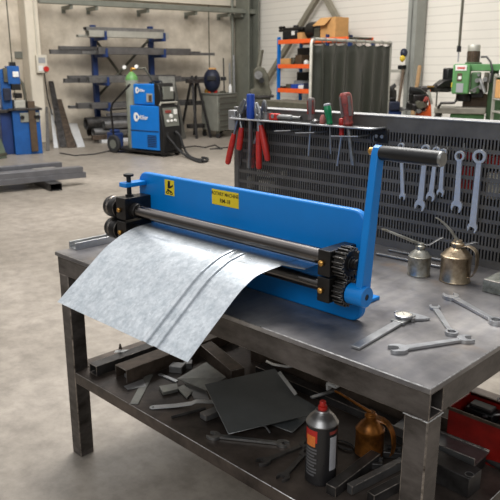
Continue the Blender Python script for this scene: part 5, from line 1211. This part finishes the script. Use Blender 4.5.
# --- green milling machine
dM = 9.3
base = RD(468, 110, dM); base = Vector((base.x, base.y, 0)); FMm = frame(base, (Matrix.Rotation(-.35, 4, 'Z') @ RT)); u4 = dM/FL
zm = lambda v: RD(466, v, dM).z
mi = thing('milling_machine', 'green milling machine with upright motor standing by the white wall', 'milling machine', base, 0)
def ux(u, v): return ((250+(u-250)*(2700-110)/(2700-v))-466)*u4
def mbx(nm, m, ua, ub, y0_, y1_, va, vb_, bev=.01, par=None): return MB(FMm).bx(ux(ua, (va+min(vb_, 122))/2), ux(ub, (va+min(vb_, 122))/2), y0_, y1_, zm(vb_), zm(va)).build(nm, m, par or mi, bev)
hd = mbx('head', 'green_mill', 452.5, 468.5, -.25, .15, 64, 93.5, .02)
mbx('name_plate', 'white', 455.5, 466, -.257, -.251, 65, 70.5, .001, hd)
rl = MB(FMm)
for i in range(7): rl.bx(ux(457.2+i*1.05, 68), ux(458+i*1.05, 68), -.26, -.2575, zm(68.8+.3*(i % 2)), zm(67))
rl.build('plate_marks', 'red', hd)
mbx('control_plate', 'label_grey', 456, 462.5, -.257, -.251, 83, 92, .002, hd)
mbx('window_plate', 'brown_guard', 457, 461.5, -.257, -.251, 73, 81, .002, hd); mbx('switch', 'white', 458, 461, -.262, -.258, 76, 79, .002, hd)
mbx('ram', 'green_mill', 468.6, 506, -.15, .2, 64, 71, .01)
mt = MB(FMm).lathe([(5.2*u4, zm(64.5)), (5.6*u4, zm(63)), (5.6*u4, zm(51))], T(ux(471.5, 55), 0, 0), 20).build('motor', 'brown_guard', mi)
MB(FMm).lathe([(5.8*u4, zm(51)), (5.9*u4, zm(49)), (5.9*u4, zm(46)), (5.3*u4, zm(44.8)), (0, zm(44.6))], T(ux(471.5, 55), 0, 0), 20).build('motor_cap', 'frame_pale', mt)
fn = MB(FMm)
for i in range(14):
    a_ = 2*PI*i/14; fn.bx(5.5*u4, 6*u4, -.008, .008, zm(63), zm(51.5), T(ux(471.5, 55), 0, 0) @ R(a_, 'Z'))
fn.build('cooling_fins', 'steel_rust', mt)
mbx('motor_flange', 'green_dark', 464, 479, -.15, .15, 62.3, 64, .005)
MB(FMm).rod([(ux(478, 65.6), -.1, zm(57)), (ux(483, 65.6), -.12, zm(57)), (ux(487, 65.6), -.15, zm(62)), (ux(489.5, 65.6), -.2, zm(70)), (ux(489, 65.6), -.2, zm(82))], .014, 8).build('motor_cable', 'black_plastic', mi)
mbx('quill_box', 'black_steel', 470, 481, -.16, .0, 84, 97, .01)
mbx('ram_cover', 'machine_grey', 481, 485, -.2, -.05, 72, 92, .01)
MB(FMm).cyl((ux(462, 97.25), -.05, zm(101)), (ux(462, 97.25), -.05, zm(93.5)), .1).build('spindle', 'black_steel', mi)
mbx('guard', 'brown_guard', 461, 484, .0, .05, 93.6, 108)
mbx('column', 'green_dark', 484, 499, .0, .5, 71, 190, .01)
mbx('feed_box', 'green_dark', 469, 478, -.2, .0, 72, 93, .02)
for (u, v, r_) in ((475, 80, .028), (479, 86, .032), (473, 90, .026), (482, 79, .03), (476, 74.5, .02)): MB(FMm).cyl((ux(u, 85), -.3, zm(v)), (ux(u, 85), -.2, zm(v)), r_).build('knob', 'chrome_old', mi)
MB(FMm).rod([(ux(477, 86.5), -.28, zm(78)), (ux(483, 86.5), -.34, zm(92))], .02, 8).rod([(ux(476, 86.5), -.28, zm(86)), (ux(470, 86.5), -.36, zm(90))], .012, 8).build('lever', 'chrome_old', mi)
mbx('side_panel', 'frame_pale', 485, 488, -.12, -.0, 73, 82, .005)
tb = mbx('table', 'mill_table', 436, 483, -.35, .02, 106.5, 112.5, .01)
mbx('knee', 'green_mill', 450, 481, -.25, .0, 112.6, 122, .02)
mbx('knee_base', 'green_dark', 456, 483, -.15, .0, 122, 180, .02)
MB(FMm).rod([(ux(440, 102.125), -.37, zm(107)), (ux(443, 102.125), -.4, zm(102)), (ux(455, 102.125), -.4, zm(101.5)), (ux(457, 102.125), -.4, zm(98))], .018, 8).build('crank', 'black_steel', mi)
MB(FMm).rod([(ux(441, 115.5), -.3, zm(113)), (ux(436, 115.5), -.45, zm(118))], .03, 8).build('table_handle', 'black_steel', mi)
mbx('end_box', 'steel_dark', 437, 442, -.34, -.02, 112.6, 117, .01)
mbx('coolant_box', 'yellow_helmet', 450.5, 453.5, -.1, .05, 82, 88.5, .02)
# dark slotting attachment beside the mill
dS = 9.9; base = RD(436, 110, dS); base = Vector((base.x, base.y, 0)); Fs = frame(base, RT); u5 = dS/FL; z5 = lambda v: RD(436, v, dS).z
t = thing('saw_arm', 'dark grey saw arm machine between the pale column and the green mill', 'machine', base, ROOM)
MB(Fs).bx(-.4*u5, .6*u5, .0, .03, 0, z5(91)).build('stand', 'machine_grey', t, .003)
MB(Fs).bx(-18*u5, 12*u5, -.1, .1, z5(92), z5(86)).build('beam', 'steel_dark', t, .02)
MB(Fs).prism([(-3*u5, z5(88)), (-3*u5, z5(85)), (3*u5, z5(80)), (12*u5, z5(78)), (12*u5, z5(88))], -.12, .12, XZ).build('saw_body', 'black_steel', t, .02)
MB(Fs).bx(6*u5, 13*u5, -.1, .12, z5(83), z5(68)).build('motor', 'black', t, .02)
MB(Fs).bx(13*u5, 17*u5, -.03, .03, z5(75), z5(73)).build('shaft', 'black_steel', t)
MB(Fs).bx(-12*u5, -6*u5, -.14, -.1, z5(87), z5(85.5)).build('label_plate', 'brass', t)
# cartons to the right of the mill
q_ = RD(511, 85, 8.5); Fc = frame(Vector((q_.x, q_.y, 0)), RT); zc5 = lambda v: RD(500, v, 8.5).z; u6 = 8.5/FL
t = thing('carton_rack', 'pale shelf stand at the frame edge beside the green mill', 'stand', Vector((q_.x, q_.y, 0)), ROOM)
for v in (76, 99, 112): MB(Fc).bx(-9*u6, 14*u6, -.1, .3, zc5(v)-.02, zc5(v)).build('shelf_board', 'frame_pale', t, .005)
for xx in (-9*u6, 13*u6): MB(Fc).bx(xx, xx+.03, -.1, -.06, 0, zc5(74)).bx(xx, xx+.03, .26, .3, 0, zc5(74)).build('post', 'frame_pale', t)
tag(MB(Fc).bx(-8*u6, 10*u6, -.05, .25, zc5(99)+.001, zc5(80)).build('carton', 'cardboard', bevel=.01), 'tan carton on the pale stand beside the green mill', 'carton')
tag(MB(Fc).bx(-6*u6, 10*u6, -.05, .25, zc5(76)+.001, zc5(70)).build('carton', 'white', bevel=.01), 'white carton on top of the pale stand by the mill', 'carton')

# ================================================================== LIGHT
def area(name, loc, target, size, power, col=(1, 1, 1), sy=None):
    l = bpy.data.lights.new(name, 'AREA'); l.energy = power; l.size = size; l.color = col
    if sy: l.shape = 'RECTANGLE'; l.size_y = sy
    o = bpy.data.objects.new(name, l); COL.objects.link(o); o.location = loc
    o.rotation_euler = (Vector(target)-Vector(loc)).to_track_quat('-Z', 'Y').to_euler(); return o
area('skylight', (-2.2, 2.2, 5.6), (-1.6, 1.2, 0), 2.4, 380, (1, .98, .95), 4.0)
area('hall_fill', MR @ Vector((-7, 3, 6.2)), MR @ Vector((-7.5, 3.2, 0)), 4, 220, (1, .97, .93), 8)
area('hall_fill', (-6.2, -.6, 5.6), (-1, 0, .8), 5, 60, (1, .98, .96), 5)  # added unseen softbox, mirrored in the curved sheet to brighten it
area('hall_fill', MR @ Vector((-6.5, 2.5, 5.8)), MR @ Vector((-11, 9, 2)), 5, 420, (1, .97, .92), 3)  # added unseen flood tilted at the two walls to lift them
area('front_fill', (1.2, -5.2, 4.6), (-.9, .2, 1.0), 4, 130, (.93, .97, 1), 3)  # added unseen front lamp, brightens the blue plate; set high to spare the shelf
w = bpy.data.worlds.new('world'); scn.world = w; w.use_nodes = True
nt = w.node_tree; bg = nt.nodes['Background']
tc = nt.nodes.new('ShaderNodeTexCoord'); sx = nt.nodes.new('ShaderNodeSeparateXYZ'); rp = nt.nodes.new('ShaderNodeValToRGB')
nt.links.new(tc.outputs['Generated'], sx.inputs[0]); nt.links.new(sx.outputs['Z'], rp.inputs[0]); nt.links.new(rp.outputs[0], bg.inputs['Color'])
els = rp.color_ramp.elements
els[0].position = 0; els[0].color = (.26, .25, .235, 1); els[1].position = 1; els[1].color = (.95, .96, 1, 1)
for p_, c_ in ((.22, (.42, .41, .4, 1)), (.5, (.9, .91, .93, 1))): e_ = els.new(p_); e_.color = c_
bg.inputs['Strength'].default_value = .6

# ================================================================== CAMERA
cd = bpy.data.cameras.new('camera'); co = bpy.data.objects.new('camera', cd); COL.objects.link(co)
co.location = CAM; co.rotation_euler = (PI/2-PITCH, 0, YAW)
cd.sensor_width = 36; cd.lens = FL/500*36; cd.clip_end = 100
cd.dof.use_dof = True; cd.dof.focus_distance = 2.05; cd.dof.aperture_fstop = 10.0
scn.camera = co
vs_ = scn.view_settings; vs_.view_transform = 'Standard'; vs_.look = 'None'; vs_.gamma = 1; vs_.exposure = 0; vs_.use_curve_mapping = False
